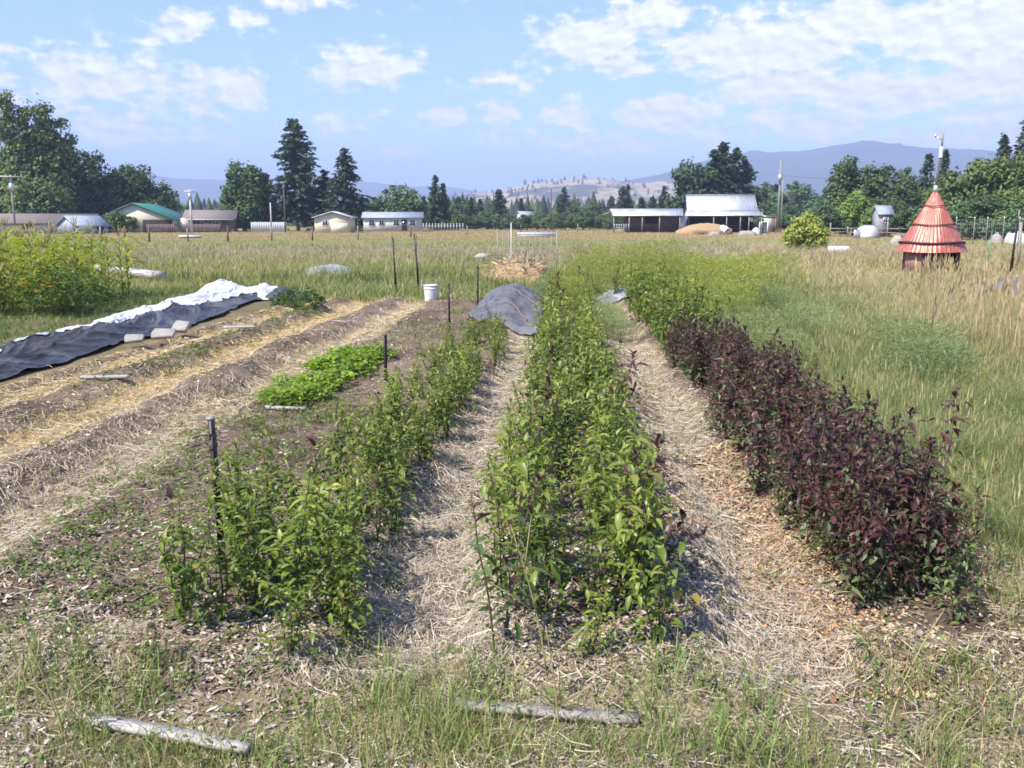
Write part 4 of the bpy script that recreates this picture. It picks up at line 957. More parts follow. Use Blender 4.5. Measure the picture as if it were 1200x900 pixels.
# things lying in front of the barn
def blob(name, px, d, size, label, mat, cat, seed=1, rough_=.25, z0=0.):
    c_ = at(px, d); n, m2 = 28, 12; a = np.linspace(0, 2 * PI, n + 1)[None]; t = np.linspace(0, PI / 2, m2)[:, None]
    k = 1 + rough_ * (fbm(np.cos(a) * 2 + 9 + t, np.sin(a) * 2 + 9 + t * 2, seed, 3) - .5) * 2
    P = np.stack([np.cos(a) * np.cos(t) * k * size[0] / 2, np.sin(a) * np.cos(t) * k * size[1] / 2, np.sin(t) * k * size[2]], -1)
    m_ = MB(); m_.grid(P); o = m_.build(name, M[mat], smooth=True); o.location = (c_[0], c_[1], z0); o.rotation_euler = (0, 0, facing(px)); return tag(o, label, cat)
blob('earth_mound', 822, 128, (7.2, 4., 1.35), 'tan mound of earth and old hay in front of the barn', 'soil', 'mound', 401)
def barrel(px, d, r, L_, label, tilt, yaw_, name='barrel', mat='white', z=None):
    c_ = at(px, d); o = thing(name, label, name.split('_')[-1], (c_[0], c_[1], z if z is not None else r * .9), facing(px) + yaw_)
    m_ = MB(); pr_ = [(0, -L_ / 2), (r * .92, -L_ / 2), (r, -L_ / 2 + .05), (r * 1.03, -L_ * .17), (r * 1.0, -L_ * .15), (r * 1.03, 0), (r, L_ * .02), (r * 1.03, L_ * .17), (r, L_ / 2 - .05), (r * .92, L_ / 2), (0, L_ / 2)]
    m_.lathe(pr_, 24); q = m_.build('body', M[mat], o, True); q.rotation_euler = (0, PI / 2 + tilt, 0)
    m_ = MB(); m_.lathe([(0, L_ / 2 + .004), (r * .8, L_ / 2 + .004), (r * .8, L_ / 2 + .03), (r * .74, L_ / 2 + .03), (r * .74, L_ / 2 + .012), (0, L_ / 2 + .012)], 20); q = m_.build('end_cap', M['galv'], o); q.rotation_euler = (0, PI / 2 + tilt, 0)
    return o
barrel(846, 118, .42, 1.15, 'tipped white barrel lying at the right foot of the tan mound', .35, -.9, z=.75)
blob('rubbish_heap', 833, 117, (1.6, .8, .45), 'pale scraps heaped left of the tipped white barrel', 'stone', 'rubbish', 405, .5)
blob('rubbish_heap', 872, 122, (2.2, .9, .5), 'pale scraps lying between the white barrel and white fridge', 'stone', 'rubbish', 409, .5)
blob('white_bag', 882, 124, (1.15, .9, .95), 'round white sack beside the white fridge', 'white', 'sack', 411, .2)
c_ = at(892, 128); o = thing('fridge', 'white upright fridge with open front standing before the lean to', 'fridge', c_, facing(892) - .15)
m_ = MB(); m_.box((-.42, 0, .85), (.12, .7, 1.7)); m_.box((.42, 0, .85), (.12, .7, 1.7)); m_.box((0, 0, 1.66), (.72, .7, .1)); m_.box((0, 0, .05), (.72, .7, .1)); m_.box((0, .32, .85), (.72, .06, 1.52)); m_.build('cabinet', M['white'], o)
m_ = MB()
for z in (.5, .9, 1.25): m_.box((0, 0, z), (.7, .5, .03))
m_.build('shelf', M['galv'], o)
m_ = MB(); m_.box((-.55, -.62, .85), (.08, .6, 1.66), -.1); m_.build('door', M['white'], o)
barrel(979, 47, .2, 1.0, 'long white tank lying in dry grass right of the light green bush', 0, .1, 'white_tank', z=.35)
blob('white_rock', 917, 50, (.4, .3, .3), 'tiny pale rock in grass left of the light green bush', 'stone', 'rock', 421)
blob('white_rock', 565, 38, (.6, .4, .16), 'pale rock in mauve grass left of the wire panel', 'stone', 'rock', 423, z0=.35)
blob('white_rock', 1046, 70, (1.0, .7, .7), 'pale boulder in the grass left of the red roofed hut', 'stone', 'rock', 425)
blob('white_rock', 1161, 75, (1.0, .7, .8), 'grey boulder right of the hut below the wire fence', 'stone', 'rock', 427)
blob('white_rock', 1186, 76, (1.5, .8, .85), 'white boulder at the right edge behind the posts', 'palewall', 'rock', 429)
blob('white_rock', 1176, 77, (.7, .6, .8), 'smaller white boulder touching the one at the right edge', 'palewall', 'rock', 431)
m_ = MB(); c_ = at(628, 108); m_.box((0, 0, .42), (4.4, 1.2, .06), tilt=.08); m_.box((0, -.5, .2), (4.2, .1, .36)); o = m_.build('white_sheet', M['palewall']); o.location = tuple(c_); o.rotation_euler = (0, 0, facing(628)); tag(o, 'long pale sheet lying flat in the field beyond the wire panel', 'sheet')
m_ = MB(); c_ = at(228, 100); m_.box((0, 0, .22), (2.4, .4, .06), tilt=.3); m_.box((0, .15, .1), (2.2, .1, .2)); o = m_.build('white_sheet', M['palewall']); o.location = tuple(c_); o.rotation_euler = (0, 0, facing(228)); tag(o, 'narrow pale plank lying in the grass below the brown house', 'sheet')

# ------------------------------------------------------------------ fences, poles
o = thing('wire_fence', 'post and wire fence running across the far side of the hay field', 'fence', (0, 0, 0))
FP = [(60, 80), (124, 80), (180, 82), (225, 84), (271, 84), (322, 87), (369, 88), (422, 92), (483, 105), (548, 122), (610, 135), (676, 158), (730, 170)]
prev = None
for i, (px, d) in enumerate(FP):
    c_ = at(px, d); h = 1.35 if i % 3 else 1.15
    m_ = MB(); m_.tube([c_, c_ + [R.gauss(0, .05), 0, h]], [.085, .07], 7); m_.build('post', M['greypost' if i % 2 else 'darkpost'], o)
    if prev is not None:
        m_ = MB()
        for z in (.4, .75, 1.05): m_.tube([prev + [0, 0, z], (prev + c_) / 2 + [0, 0, z - .04], c_ + [0, 0, z]], .008, 4)
        m_.build('wire', M['wire'], o)
    prev = c_
o = thing('rail_fence', 'weathered wooden rail fence beside the white rounded shelter', 'fence', (0, 0, 0)); prev = None
for px, d, h in ((968, 108, 1.6), (988, 108, 1.2), (1003, 108, 1.2), (1034, 106, 1.75), (1062, 104, 1.3)):
    c_ = at(px, d); m_ = MB(); m_.tube([c_, c_ + [0, 0, h]], .08, 6); m_.build('post', M['greypost'], o)
    if prev is not None:
        for z in (.5, .95): m_ = MB(); m_.tube([prev + [0, 0, z], c_ + [0, 0, z + R.gauss(0, .05)]], .055, 5); m_.build('rail', M['greypost'], o)
    prev = c_
o = thing('mesh_fence', 'tall wire mesh fence with white topped posts behind the hut', 'fence', (0, 0, 0)); prev = None
for px, d in ((1113, 66), (1134, 66), (1149, 65), (1168, 64), (1186, 62), (1215, 60), (1250, 58)):
    c_ = at(px, d); m_ = MB(); m_.tube([c_, c_ + [0, 0, 1.9]], .025, 6); m_.build('post', M['greypost'], o)
    m_ = MB(); m_.tube([c_ + [0, 0, 1.9], c_ + [0, 0, 2.08]], .038, 6); m_.build('post_top', M['whitemetal'], o)
    if prev is not None:
        m_ = MB()
        for k in range(7): z = .2 + k * .28; m_.tube([prev + [0, 0, z], c_ + [0, 0, z]], .007, 4)
        for k in range(1, 8): q = prev + (c_ - prev) * k / 8; m_.tube([q + [0, 0, .2], q + [0, 0, 1.88]], .004, 3)
        m_.build('mesh', M['wire'], o)
    prev = c_
def pole(px, d, h, label, arm=0., mat='greypost', r=.14, extra=None, name='utility_pole'):
    c_ = at(px, d); o = thing(name, label, 'pole', c_, facing(px)); m_ = MB(); m_.tube([[0, 0, 0], [0, 0, h]], [r, r * .7], 8); m_.build('shaft', M[mat], o)
    if arm:
        m_ = MB(); m_.box((0, -.1, h - .25), (arm, .14, .16)); m_.build('crossarm', M['whitemetal'], o)
        for x in (-.46, -.2, .2, .46): m_ = MB(); m_.tube([[x * arm, -.1, h - .17], [x * arm, -.1, h + .05]], [.06, .04], 6); m_.build('insulator', M['white'], o)
    if extra:
        for z, rr, hh in extra: m_ = MB(); m_.tube([[.0, -.3, z], [0, -.3, z + hh]], rr, 10); m_.build('transformer', M['galv'], o)
    return o
pole(26, 120, 7.6, 'utility pole with a wide pale crossarm in front of the tall poplars', 2.7, extra=((5.6, .3, .9),))
pole(230, 135, 6.2, 'white utility pole with small crossarm left of the brown house', 1.5, 'whitemetal', .17, ((4.9, .28, .8),))
pole(907, 150, 11.3, 'tall brown utility pole with a white transformer right of the barn', 0, 'greypost', .17, ((8.0, .35, 1.1),))
pole(910.5, 151, 8.2, 'thin bare pole standing just right of the tall brown one', 0, 'greypost', .1)
p0 = at(907, 150); p1 = at(1290, 125); o = bpy.data.objects['utility_pole.002']
for z0, z1 in ((8.9, 9.2), (6.2, 6.6)):
    t = np.linspace(0, 1, 24)[:, None]; q = p0 + (p1 - p0) * t + np.c_[np.zeros((24, 2)), z0 + (z1 - z0) * t - 1.2 * 4 * t * (1 - t)]
    q = q - p0; fa = -facing(907); q = rotv(q, 'z', fa); m_ = MB(); m_.tube(q, .022, 4); m_.build('cable', M['darkpost'], o)
pole(322, 135, 4.4, 'thin white flagless pole before the conifers', 0, 'whitemetal', .1, name='thin_pole')
pole(338, 150, 8., 'slim brown pole among the trees left of the cream garage', 0, 'darkpost', .12)
pole(645, 210, 9., 'faint far brown pole rising above the tree line', 0, 'darkpost', .18)
o = thing('white_fence', 'white board fence panel left of the cream garage', 'fence', at(320, 158), facing(320)); m_ = MB()
for i in range(20): m_.box((-2.9 + i * .29, 0, .8 + .02 * (i % 3)), (.25, .04, 1.6))
m_.build('boards', M['palewall'], o)
m_ = MB()
for z in (.4, 1.2): m_.box((0, .05, z), (5.8, .05, .1))
m_.build('rail', M['palewall'], o)
o = thing('brown_fence', 'dark brown board fence between the green roofed shop and brown house', 'fence', at(222, 150), facing(222)); m_ = MB()
for i in range(40): m_.box((-5.6 + i * .28, 0, .65 + .03 * (i % 2)), (.24, .04, 1.3))
m_.build('boards', M['browwall'], o)
m_ = MB(); [m_.box((-5.5 + i * 2.2, .06, .7), (.12, .1, 1.45)) for i in range(6)]; m_.build('post', M['darkpost'], o)
o = thing('picket_row', 'pale slatted fence right of the long white house', 'fence', at(520, 170), facing(520)); m_ = MB()
for i in range(14): m_.box((-3.5 + i * .55, 0, .7), (.12, .05, 1.4))
m_.build('pickets', M['palewall'], o); m_ = MB(); m_.box((0, .05, .9), (7.6, .04, .08)); m_.build('rail', M['palewall'], o)
c_ = at(220, 153); o = thing('white_tent', 'small pale gabled tent between the shop and the white pole', 'tent', c_, facing(220) + .2)
m_ = MB(); m_.prism([(-1.1, 0), (1.1, 0), (1.1, 1.5), (0, 2.3), (-1.1, 1.5)], -1.2, 1.2); m_.build('canvas', M['creamwall'], o); m_ = MB(); m_.box((0, -1.22, .7), (.8, .04, 1.4)); m_.build('flap', M['palewall'], o)

# ------------------------------------------------------------------ trees
def cards(mb, P, size, c, nrm=None, asp=1.4):
    n = len(P); a = rng.normal(0, 1, (n, 3)); a /= np.linalg.norm(a, axis=1)[:, None]
    b = np.cross(a, rng.normal(0, 1, (n, 3))); b /= np.linalg.norm(b, axis=1)[:, None]
    if nrm is not None:          # leaf sprays face loosely outwards
        q = nrm + rng.normal(0, .55, (n, 3)); q /= np.linalg.norm(q, axis=1)[:, None]; a = np.cross(q, a); a /= np.linalg.norm(a, axis=1)[:, None] + 1e-9; b = np.cross(q, a)
    a = a * (size * asp / 2)[:, None]; b = b * (size / 2)[:, None]
    v = np.stack([P - a, P - b * .8 - a * .15, P + a, P + b + a * .1], 1).reshape(-1, 3)
    mb.add(v, [np.arange(n)[:, None] * 4 + np.array([[0, 1, 2, 3]])], np.repeat(c, 4, 0))
def broad(seed, H, lobes, nclump, per, c1, c2, size=.42, trunk=.3, clump=.5):
    """lobes: (x, z, rx, rz) in units of H"""
    global rng
    rng = np.random.default_rng(seed); crown = MB(); tr = MB(); lob = np.array(lobes) * H
    vol = lob[:, 2] ** 2 * lob[:, 3]; tr.tube([[0, 0, 0], [rng.normal(0, .1), 0, H * .3], [0, 0, H * .62]], [trunk, trunk * .7, trunk * .25], 7)
    for (x, z, rx, rz), k in zip(lob, np.ceil(nclump * vol / vol.sum()).astype(int)):
        y0 = rng.normal(0, rx * .35)
        d = rng.normal(0, 1, (k, 3)); d /= np.linalg.norm(d, axis=1)[:, None]; rr = rng.random((k, 1)) ** .42
        C = np.array([x, y0, z]) + d * rr * [rx, rx * .9, rz]
        C = C[C[:, 2] > H * .05]
        tr.tube([[0, 0, max(.2, z * .45)], [x * .5, y0 * .5, z * .75], [x, y0, z + rz * .3]], [trunk * .45, trunk * .25, .04], 5)
        for p in C[::3]: tr.tube([[x * .6, y0 * .6, z * .75], (p + [x, y0, z * .8]) / 2, p], np.array([.08, .05, .02]) * min(1, H / 8), 4, cap=False)
        n = len(C) * per; o = rng.normal(0, 1, (n, 3)); o /= np.linalg.norm(o, axis=1)[:, None]
        cs = np.repeat(clump * rng.uniform(.55, 1.5, len(C)), per)[:, None]
        P = np.repeat(C, per, 0) + o * cs * rng.random((n, 1)) ** .4 * [1, 1, .8]
        tone = np.repeat(rng.random(len(C)), per)[:, None] * .6 + rng.random((n, 1)) * .4
        e = n // 3; d = rng.normal(0, 1, (e, 3)); d /= np.linalg.norm(d, axis=1)[:, None]      # loose sprays between the clumps
        Q = np.array([x, y0, z]) + d * rng.random((e, 1)) ** .45 * np.array([rx, rx * .9, rz]) * rng.uniform(.95, 1.2, (e, 1))
        P = np.r_[P, Q]; o = np.r_[o, d]; tone = np.r_[tone, rng.random((e, 1))]; n += e
        k_ = P[:, 2] > .1; P, o, tone = P[k_], o[k_], tone[k_]; n = len(P)
        cards(crown, P, size * rng.uniform(.5, 1.3, n), (np.array(c1) + (np.array(c2) - np.array(c1)) * tone), o * [1, 1, .8] + [0, 0, .5])
    a = tr.mesh('trunk', True); a.materials.append(M['bark']); b = crown.mesh('crown'); b.materials.append(M['tree']); return a, b
def conifer(seed, H, Rr, c1, c2, base=.06, shape=.85, dens=1., irr=.2, size=.42, droop=.25):
    global rng
    rng = np.random.default_rng(seed); crown = MB(); tr = MB(); tr.tube([[0, 0, 0], [0, 0, H * .5], [0, 0, H]], [H * .016 + .05, H * .01, .02], 7)
    nw = int(H * 2.6 * dens); Ps, Ds, Cs = [], [], []
    for k in range(nw):
        t = base + (1 - base) * (k + rng.random()) / nw; L0 = Rr * (1 - t) ** shape * (.55 + .45 * min(1, (t - base) / .12 + .5)) + .15
        for j in range(rng.integers(5, 9)):
            t = base + (1 - base) * min(.995, (k + rng.random() * 2) / nw)
            a = rng.uniform(0, 2 * PI); L_ = L0 * (1 + rng.normal(0, irr)); L_ = max(.25, L_); m = max(3, int(L_ / .22))
            q = (np.arange(m) + rng.random(m)) / m; up = .25 * (t - .4)
            x = q * L_; z = t * H + x * up - droop * x * x / max(L_, .5)
            sp = rng.normal(0, 1, (m, 1)) * .16 * (1 - q[:, None] * .4) * min(1.5, L_ * .6)
            P = np.c_[np.cos(a) * x, np.sin(a) * x, z] + np.c_[-np.sin(a) * sp, np.cos(a) * sp, rng.normal(0, .07, (m, 1))]
            Ps.append(P); Ds.append(np.tile([math.cos(a), math.sin(a), -.35], (m, 1)) + rng.normal(0, .35, (m, 3))); Cs.append(np.full(m, rng.random()))
            if j < 3 and L_ > 1: tr.tube([[0, 0, t * H], P[m // 2], P[-1]], [.04, .025, .01], 4, cap=False)
    P = np.concatenate(Ps); D = np.concatenate(Ds); T = np.concatenate(Cs)[:, None] * .6 + rng.random((len(P), 1)) * .4; n = len(P)
    s = size * rng.uniform(.7, 1.4, n)
    for _ in range(2):
        D /= np.linalg.norm(D, axis=1)[:, None]; S = np.cross(D, rng.normal(0, 1, (n, 3)) + [0, 0, .6]); S /= np.linalg.norm(S, axis=1)[:, None]
        v = np.stack([P - D * s[:, None] * .4, P + S * s[:, None] * .3, P + D * s[:, None] * .8, P - S * s[:, None] * .3], 1).reshape(-1, 3)
        crown.add(v, [np.arange(n)[:, None] * 4 + np.array([[0, 1, 2, 3]])], np.repeat(np.array(c1) + (np.array(c2) - np.array(c1)) * T, 4, 0)); P = P + rng.normal(0, .13, (n, 3)); D = D + rng.normal(0, .3, (n, 3))
    a = tr.mesh('trunk', True); a.materials.append(M['bark']); b = crown.mesh('crown'); b.materials.append(M['needle']); return a, b
def tree(name, var, px, d, label, group=None, sc=1., zs=1., cat='tree', rz=None):
    c_ = at(px, d); o = thing(name, label, cat, c_, facing(px) if rz is None else rz, group, (sc, sc, sc * zs))
    for nm, me in zip(('trunk', 'crown'), var): q = bpy.data.objects.new(nm, me); col.objects.link(q); q.parent = o
    return o
DG, MG, LG = (.062, .095, .042), (.085, .125, .048), (.12, .165, .055)
def hpx(y, d): return (259 - y) / FPX * d + CAMH
# tall poplars at the left
d = 150
tree('poplar_tree', broad(801, hpx(113, d), [(-.06, .81, .085, .19), (.07, .76, .08, .19), (.17, .77, .07, .2), (.28, .62, .09, .2), (0, .5, .15, .25), (.17, .45, .15, .25), (.1, .22, .24, .18)], 315, 60, DG, LG, .42, .4, 1.0), 38, d, 'tallest many lobed poplar behind the utility pole with wide crossarm')
tree('poplar_tree', broad(802, hpx(140, d), [(0, .8, .12, .19), (.05, .5, .2, .25), (-.1, .45, .2, .25), (.03, .22, .25, .18)], 195, 60, DG, MG, .42, .4, 1.0), 2, 158, 'dark poplar cut by the left edge of the photo')
tree('poplar_tree', broad(803, hpx(137, d), [(0, .82, .085, .18), (.08, .62, .11, .22), (-.06, .48, .13, .25), (.04, .22, .25, .18)], 195, 60, DG, MG, .42, .4, 1.0), 72, 154, 'shorter dark poplar on the right shoulder of the tallest one')
tree('willow_tree', broad(804, hpx(178, 160), [(0, .72, .26, .27), (-.3, .5, .28, .3), (.3, .48, .28, .3), (0, .3, .5, .26)], 255, 60, DG, (.036, .062, .025), .42, .4, 1.0), 112, 162, 'dark rounded tree between the poplars and the green roofed shop')
tree('maple_tree', broad(805, hpx(190, 165), [(0, .68, .30, .30), (-.28, .5, .3, .3), (.33, .45, .26, .28), (0, .3, .52, .24)], 255, 60, (.035, .065, .026), (.06, .10, .03), .42, .4, 1.0), 168, 172, 'rounded green tree directly behind the green roofed shop')
tree('shrub', broad(806, hpx(250, 145), [(0, .6, .55, .42), (-.6, .45, .5, .4), (.6, .45, .5, .4)], 70, 50, MG, LG, .3, .12, .45), 142, 148, 'round bright green shrub left of the green roofed shop', None, 1., 1., 'shrub')
tree('poplar_tree', broad(807, hpx(186, 165), [(-.08, .8, .11, .19), (.1, .76, .12, .19), (.22, .62, .12, .2), (-.12, .5, .18, .22), (.1, .48, .24, .25), (0, .25, .3, .2)], 180, 60, (.035, .07, .03), (.07, .125, .04), .42, .4, 1.0), 291, 168, 'bright fan shaped tree right of the brown house')
tree('pine_tree', conifer(808, hpx(145, 168), 5.0, (.026, .048, .034), (.06, .088, .054), .10, .52, 1.05, .3, .6, .12), 353, 170, 'tallest ragged pine in the group above the cream garage')
tree('spruce_tree', conifer(809, hpx(177, 165), 5.4, (.02, .038, .024), (.046, .072, .038), .03, .75, 1.1, .2, .55, .2), 409, 168, 'broad dark spruce just right of the tall ragged pine')
tree('spruce_tree', conifer(810, hpx(200, 165), 3.8, (.026, .048, .03), (.056, .086, .042), .03, .7, 1.1, .25, .5, .2), 384, 172, 'shorter green conifer between the ragged pine and the dark spruce')
tree('pine_tree', conifer(811, hpx(205, 168), 3.6, (.03, .055, .032), (.062, .092, .046), .05, .6, 1., .3, .5, .15), 318, 172, 'short bushy pine between the fan shaped tree and ragged pine')
VBR = [broad(820 + i, 9, lb, 110, 55, np.array(c1) * 1.7, np.array(c2) * 1.6, .42, .25, .8) for i, (lb, c1, c2) in enumerate([
    ([(0, .65, .32, .32), (-.25, .45, .3, .3), (.28, .42, .3, .3)], (.028, .052, .026), (.05, .08, .034)), ([(0, .6, .36, .36), (.2, .4, .34, .3), (-.3, .36, .3, .28)], (.03, .055, .03), (.055, .085, .036)),
    ([(-.1, .68, .24, .3), (.15, .6, .26, .3), (0, .35, .42, .28)], (.024, .046, .026), (.045, .072, .034)), ([(0, .5, .5, .42), (.4, .38, .4, .32), (-.45, .35, .4, .3)], (.03, .06, .026), (.06, .095, .036))])]
VCO = [conifer(830 + i, 12, r_, (.024, .042, .03), (.052, .078, .046), .04, sh, .9, .22, .6, .2) for i, (r_, sh) in enumerate(((2.6, .8), (3.2, .75), (2.2, .7), (2.9, .65)))]
def btree(px, y, d, k, label, grp=None, w=1.): h = hpx(y, d) / 9; return tree('leafy_tree', VBR[k], px, d, label, grp, h * w, 1 / w, rz=R.uniform(0, 6))
def ctree(px, y, d, k, label, grp=None, w=1.): h = hpx(y, d) / 12; return tree('conifer_tree', VCO[k], px, d, label, grp, h * w, 1 / w, rz=R.uniform(0, 6))
btree(472, 216, 175, 1, 'rounded dark tree behind the long white house', None, 1.15); btree(445, 232, 180, 2, 'dull tree between the spruce and the long white house')
ctree(512, 208, 185, 0, 'pointed twin of two conifers at the right end of the long white house', None, .9); ctree(521, 217, 188, 2, 'shorter of two conifers right of the long white house')
ctree(585, 224, 240, 1, 'broad conifer left of the small white house', None, 1.3); ctree(660, 221, 270, 0, 'tallest pointed conifer in the far tree line below the tan hill')
ctree(727, 220, 260, 3, 'left of two conifers rising behind the open shed', None); ctree(733, 218, 262, 0, 'right of two conifers rising behind the open shed', None, .8); ctree(775, 220, 240, 1, 'lone conifer just left of the barn roof', None)
ctree(841, 172, 185, 1, 'tallest dark conifer behind the barn roof', None, 1.15); ctree(856, 178, 187, 3, 'right hand conifer of the dark clump behind the barn', None, 1.1); ctree(832, 180, 183, 0, 'left conifer leaning on the tallest one behind the barn', None, 1.3); ctree(866, 190, 190, 3, 'lowest right conifer of the dark clump behind the barn', None, 1.2)
tree('leafy_tree', VBR[2], 812, 182, 'leafy dark tree on the left side of the barn clump', None, hpx(186, 182) / 9 * .95, 1.05)
gl = ('dark conifer in the continuous far tree line across the field', 'far conifers of the tree line'); gb = ('dull green leafy tree in the continuous far tree line across the field', 'far leafy trees of the tree line')
for k in range(58):
    px = R.uniform(425, 800); d = R.uniform(215, 330); y = R.gauss(240, 5)
    if R.random() < .5: ctree(px, y - 3, d, R.randrange(4), gl[0], gl[1], R.uniform(.9, 1.4))
    else: btree(px, y + 3, d, R.randrange(4), gb[0], gb[1], R.uniform(1., 1.5))
for px in range(505, 715, 11): btree(px + R.uniform(-4, 4), R.uniform(246, 252), R.uniform(185, 205), R.randrange(4), 'low bushy tree along the far edge of the field', 'bushy trees along the far edge', R.uniform(1.3, 1.8))
for k in range(26):
    px = R.uniform(195, 440); d = R.uniform(200, 300); (ctree if R.random() < .5 else btree)(px, R.gauss(243, 4), d, R.randrange(4), 'dark tree in the low line behind the left hand houses', 'trees behind the left hand houses', R.uniform(1., 1.4))
for k in range(16):
    px = R.uniform(-60, 130); btree(px, R.uniform(205, 235), R.uniform(165, 190), R.randrange(4), 'dark leafy tree filling in below the poplars', 'understorey trees below the poplars', 1.2)
for k in range(24):
    px = R.uniform(870, 975); d = R.uniform(190, 300); (ctree if R.random() < .35 else btree)(px, R.gauss(229, 7), d, R.randrange(4), 'dark tree in the line between barn and willows', 'trees between barn and willows', R.uniform(1., 1.3))
# right hand masses
def bt2(seed, px, y, d, lobes, c1, c2, label, n=130, per=44, sz=.36, cl=.8, name='willow_tree'): return tree(name, broad(seed, hpx(y, d), lobes, int(n * 1.5), 56, np.array(c1) * 1.35, np.array(c2) * 1.35, sz, .35, cl), px, d, label)
WL = [(0, .66, .26, .3), (-.22, .5, .26, .32), (.25, .48, .26, .32), (0, .28, .45, .25)]
bt2(841, 982, 186, 135, [(0, .78, .14, .2), (-.05, .5, .2, .28), (.12, .55, .18, .26), (0, .25, .3, .22)], (.04, .065, .026), (.07, .105, .036), 'upright dull green tree left of the willow clump beyond the cabin', name='leafy_tree')
bt2(842, 1018, 190, 138, WL, (.036, .06, .026), (.066, .098, .036), 'rounded willow behind the small grey cabin', 150)
bt2(843, 1052, 195, 140, [(0, .75, .12, .22), (-.15, .5, .2, .3), (.15, .5, .2, .3), (0, .25, .36, .22)], (.032, .056, .026), (.06, .09, .034), 'dark feathery tree between willow and spruces')
tree('spruce_tree', conifer(844, hpx(183, 135), 2.1, (.028, .048, .038), (.058, .085, .06), .04, .8, 1.2, .18, .5, .2), 1075, 138, 'blue green spruce just left of the hut pole')
tree('spruce_tree', conifer(845, hpx(177, 140), 2.0, (.028, .046, .036), (.056, .08, .055), .04, .8, 1.2, .18, .5, .2), 1094, 146, 'narrow spruce directly behind the hut pole')
bt2(846, 1108, 205, 118, WL, (.06, .09, .026), (.11, .15, .035), 'yellow green leafy tree behind the hut roof', 130)
bt2(847, 1150, 182, 105, [(0, .66, .3, .3), (-.3, .5, .28, .32), (.35, .6, .3, .32), (0, .3, .55, .25)], (.045, .068, .026), (.09, .12, .036), 'large olive willow at the right behind the mesh fence', 200, 46)
bt2(848, 1205, 175, 100, [(0, .66, .3, .3), (-.3, .5, .28, .32), (.3, .5, .28, .32), (0, .3, .5, .25)], (.045, .068, .026), (.085, .115, .034), 'olive willow cut by the right edge of the photo', 200, 46)
tree('spruce_tree', conifer(849, hpx(128, 125), 3.3, (.028, .048, .036), (.06, .088, .056), .04, .85, 1.2, .18, .5, .2), 1186, 128, 'tall spruce rising above the olive willows at the right edge')
tree('spruce_tree', conifer(850, hpx(160, 125), 2.2, (.028, .048, .036), (.06, .088, .056), .04, .8, 1.2, .2, .5, .2), 1160, 130, 'small spruce top left of the tall one above the willows')
bt2(851, 996, 224, 116, [(0, .66, .24, .32), (-.2, .42, .24, .32), (.2, .42, .24, .3)], (.055, .095, .026), (.10, .16, .036), 'small light green tree in front of the willow left of the cabin', 80, 46, .34, .5, 'young_tree')
for k, (px, y, d) in enumerate(((1085, 236, 98), (1120, 232, 92), (1150, 228, 90), (1185, 235, 88), (1060, 240, 105), (960, 240, 115), (1215, 225, 88))): btree(px, y, d, k % 4, 'bushy undergrowth tree below the right hand willows', 'undergrowth below the right hand willows', 1.35)
d = 52; tree('shrub', broad(860, hpx(253, d) + .1, [(0, .78, .15, .22), (-.2, .62, .18, .28), (.2, .66, .17, .28), (-.36, .42, .17, .26), (.36, .45, .17, .28), (0, .4, .32, .34), (.12, .92, .06, .12), (-.12, .86, .07, .13), (.3, .78, .05, .12)], 170, 56, (.16, .20, .045), (.30, .34, .09), .10, .04, .26), 940, d, 'light yellow green round bush standing in the dry field', None, 1., 1., 'bush')
rng = np.random.default_rng(77)
p = gp(75, 372); o = plant('bushy_plant', rosette(870, .75, .95, 700, (.04, .085, .025), (.10, .16, .04), .09), p[0] - .1, p[1] + .3, 'bushy dark green plant at the foot of the corn block', None, 1., 'plant')
st, fl_ = MB(), MB()
for k in range(14):
    a = R.uniform(0, 6.28); q = np.array([math.cos(a) * R.uniform(.05, .5), math.sin(a) * R.uniform(.05, .3), R.uniform(.45, .7)]); st.tube([[q[0] * .3, q[1] * .3, 0], q], .004, 4)
    b = np.arange(9) * 2 * PI / 9; leaves(fl_, np.tile(q, (9, 1)), np.c_[np.cos(b), np.sin(b), np.full(9, -.1)], np.tile([0, 0, 1.], (9, 1)), .045, .022, .2, (.75, .36, .015)); fl_.box(tuple(q + [0, 0, .008]), (.022, .022, .02), 0, (.05, .025, .01))
p = gp(66, 372); o = thing('yellow_flowers', 'clump of orange yellow daisies in front of the bushy plant by the corn', 'flowers', (p[0], p[1] - .2, 0)); st.build('stem', M['cornstem'], o); fl_.build('blossom', M['grass'], o)
# dry stalk in front of the middle row, plume grass at the right
def dry_stalk(px, py, h, lean, label, seed):
    r = np.random.default_rng(seed); p = gp(px, py, .03); m_ = MB(); t = np.linspace(0, 1, 8); ln = np.c_[lean[0] * t ** 1.5, lean[1] * t, h * t]; m_.tube(ln, np.linspace(.0045, .0015, 8), 5, (.36, .32, .13))
    for k in range(5):
        i = r.integers(1, 6); a = r.uniform(0, 6.28); L_ = r.uniform(.1, .28); e = ln[i]; m_.tube([e, e + [math.cos(a) * L_ * .6, math.sin(a) * L_ * .4, L_ * .45], e + [math.cos(a) * L_, math.sin(a) * L_ * .6, L_ * .7]], [.003, .002, .001], 4, (.36, .31, .14))
    o = m_.build('dry_stalk', M['straw']); o.location = (p[0], p[1], float(gz(*p))); tag(o, label, 'dry stalk')
dry_stalk(640, 800, .62, (-.14, .0), 'branching yellow dry stalk leaning across the front of the middle row', 3)
dry_stalk(655, 858, .42, (-.05, .0), 'short dry stalk in the front grass below the middle row', 4)
dry_stalk(75, 860, .42, (-.12, 0), 'dry tan stalk leaning left in the near left grass', 5)
dry_stalk(1040, 860, .45, (.2, .1), 'dry tan stalk leaning right in the near right grass', 6)
mb = MB(); n = 210; x, y = pix_scatter(n, 1075, 1250, 352, 432).T
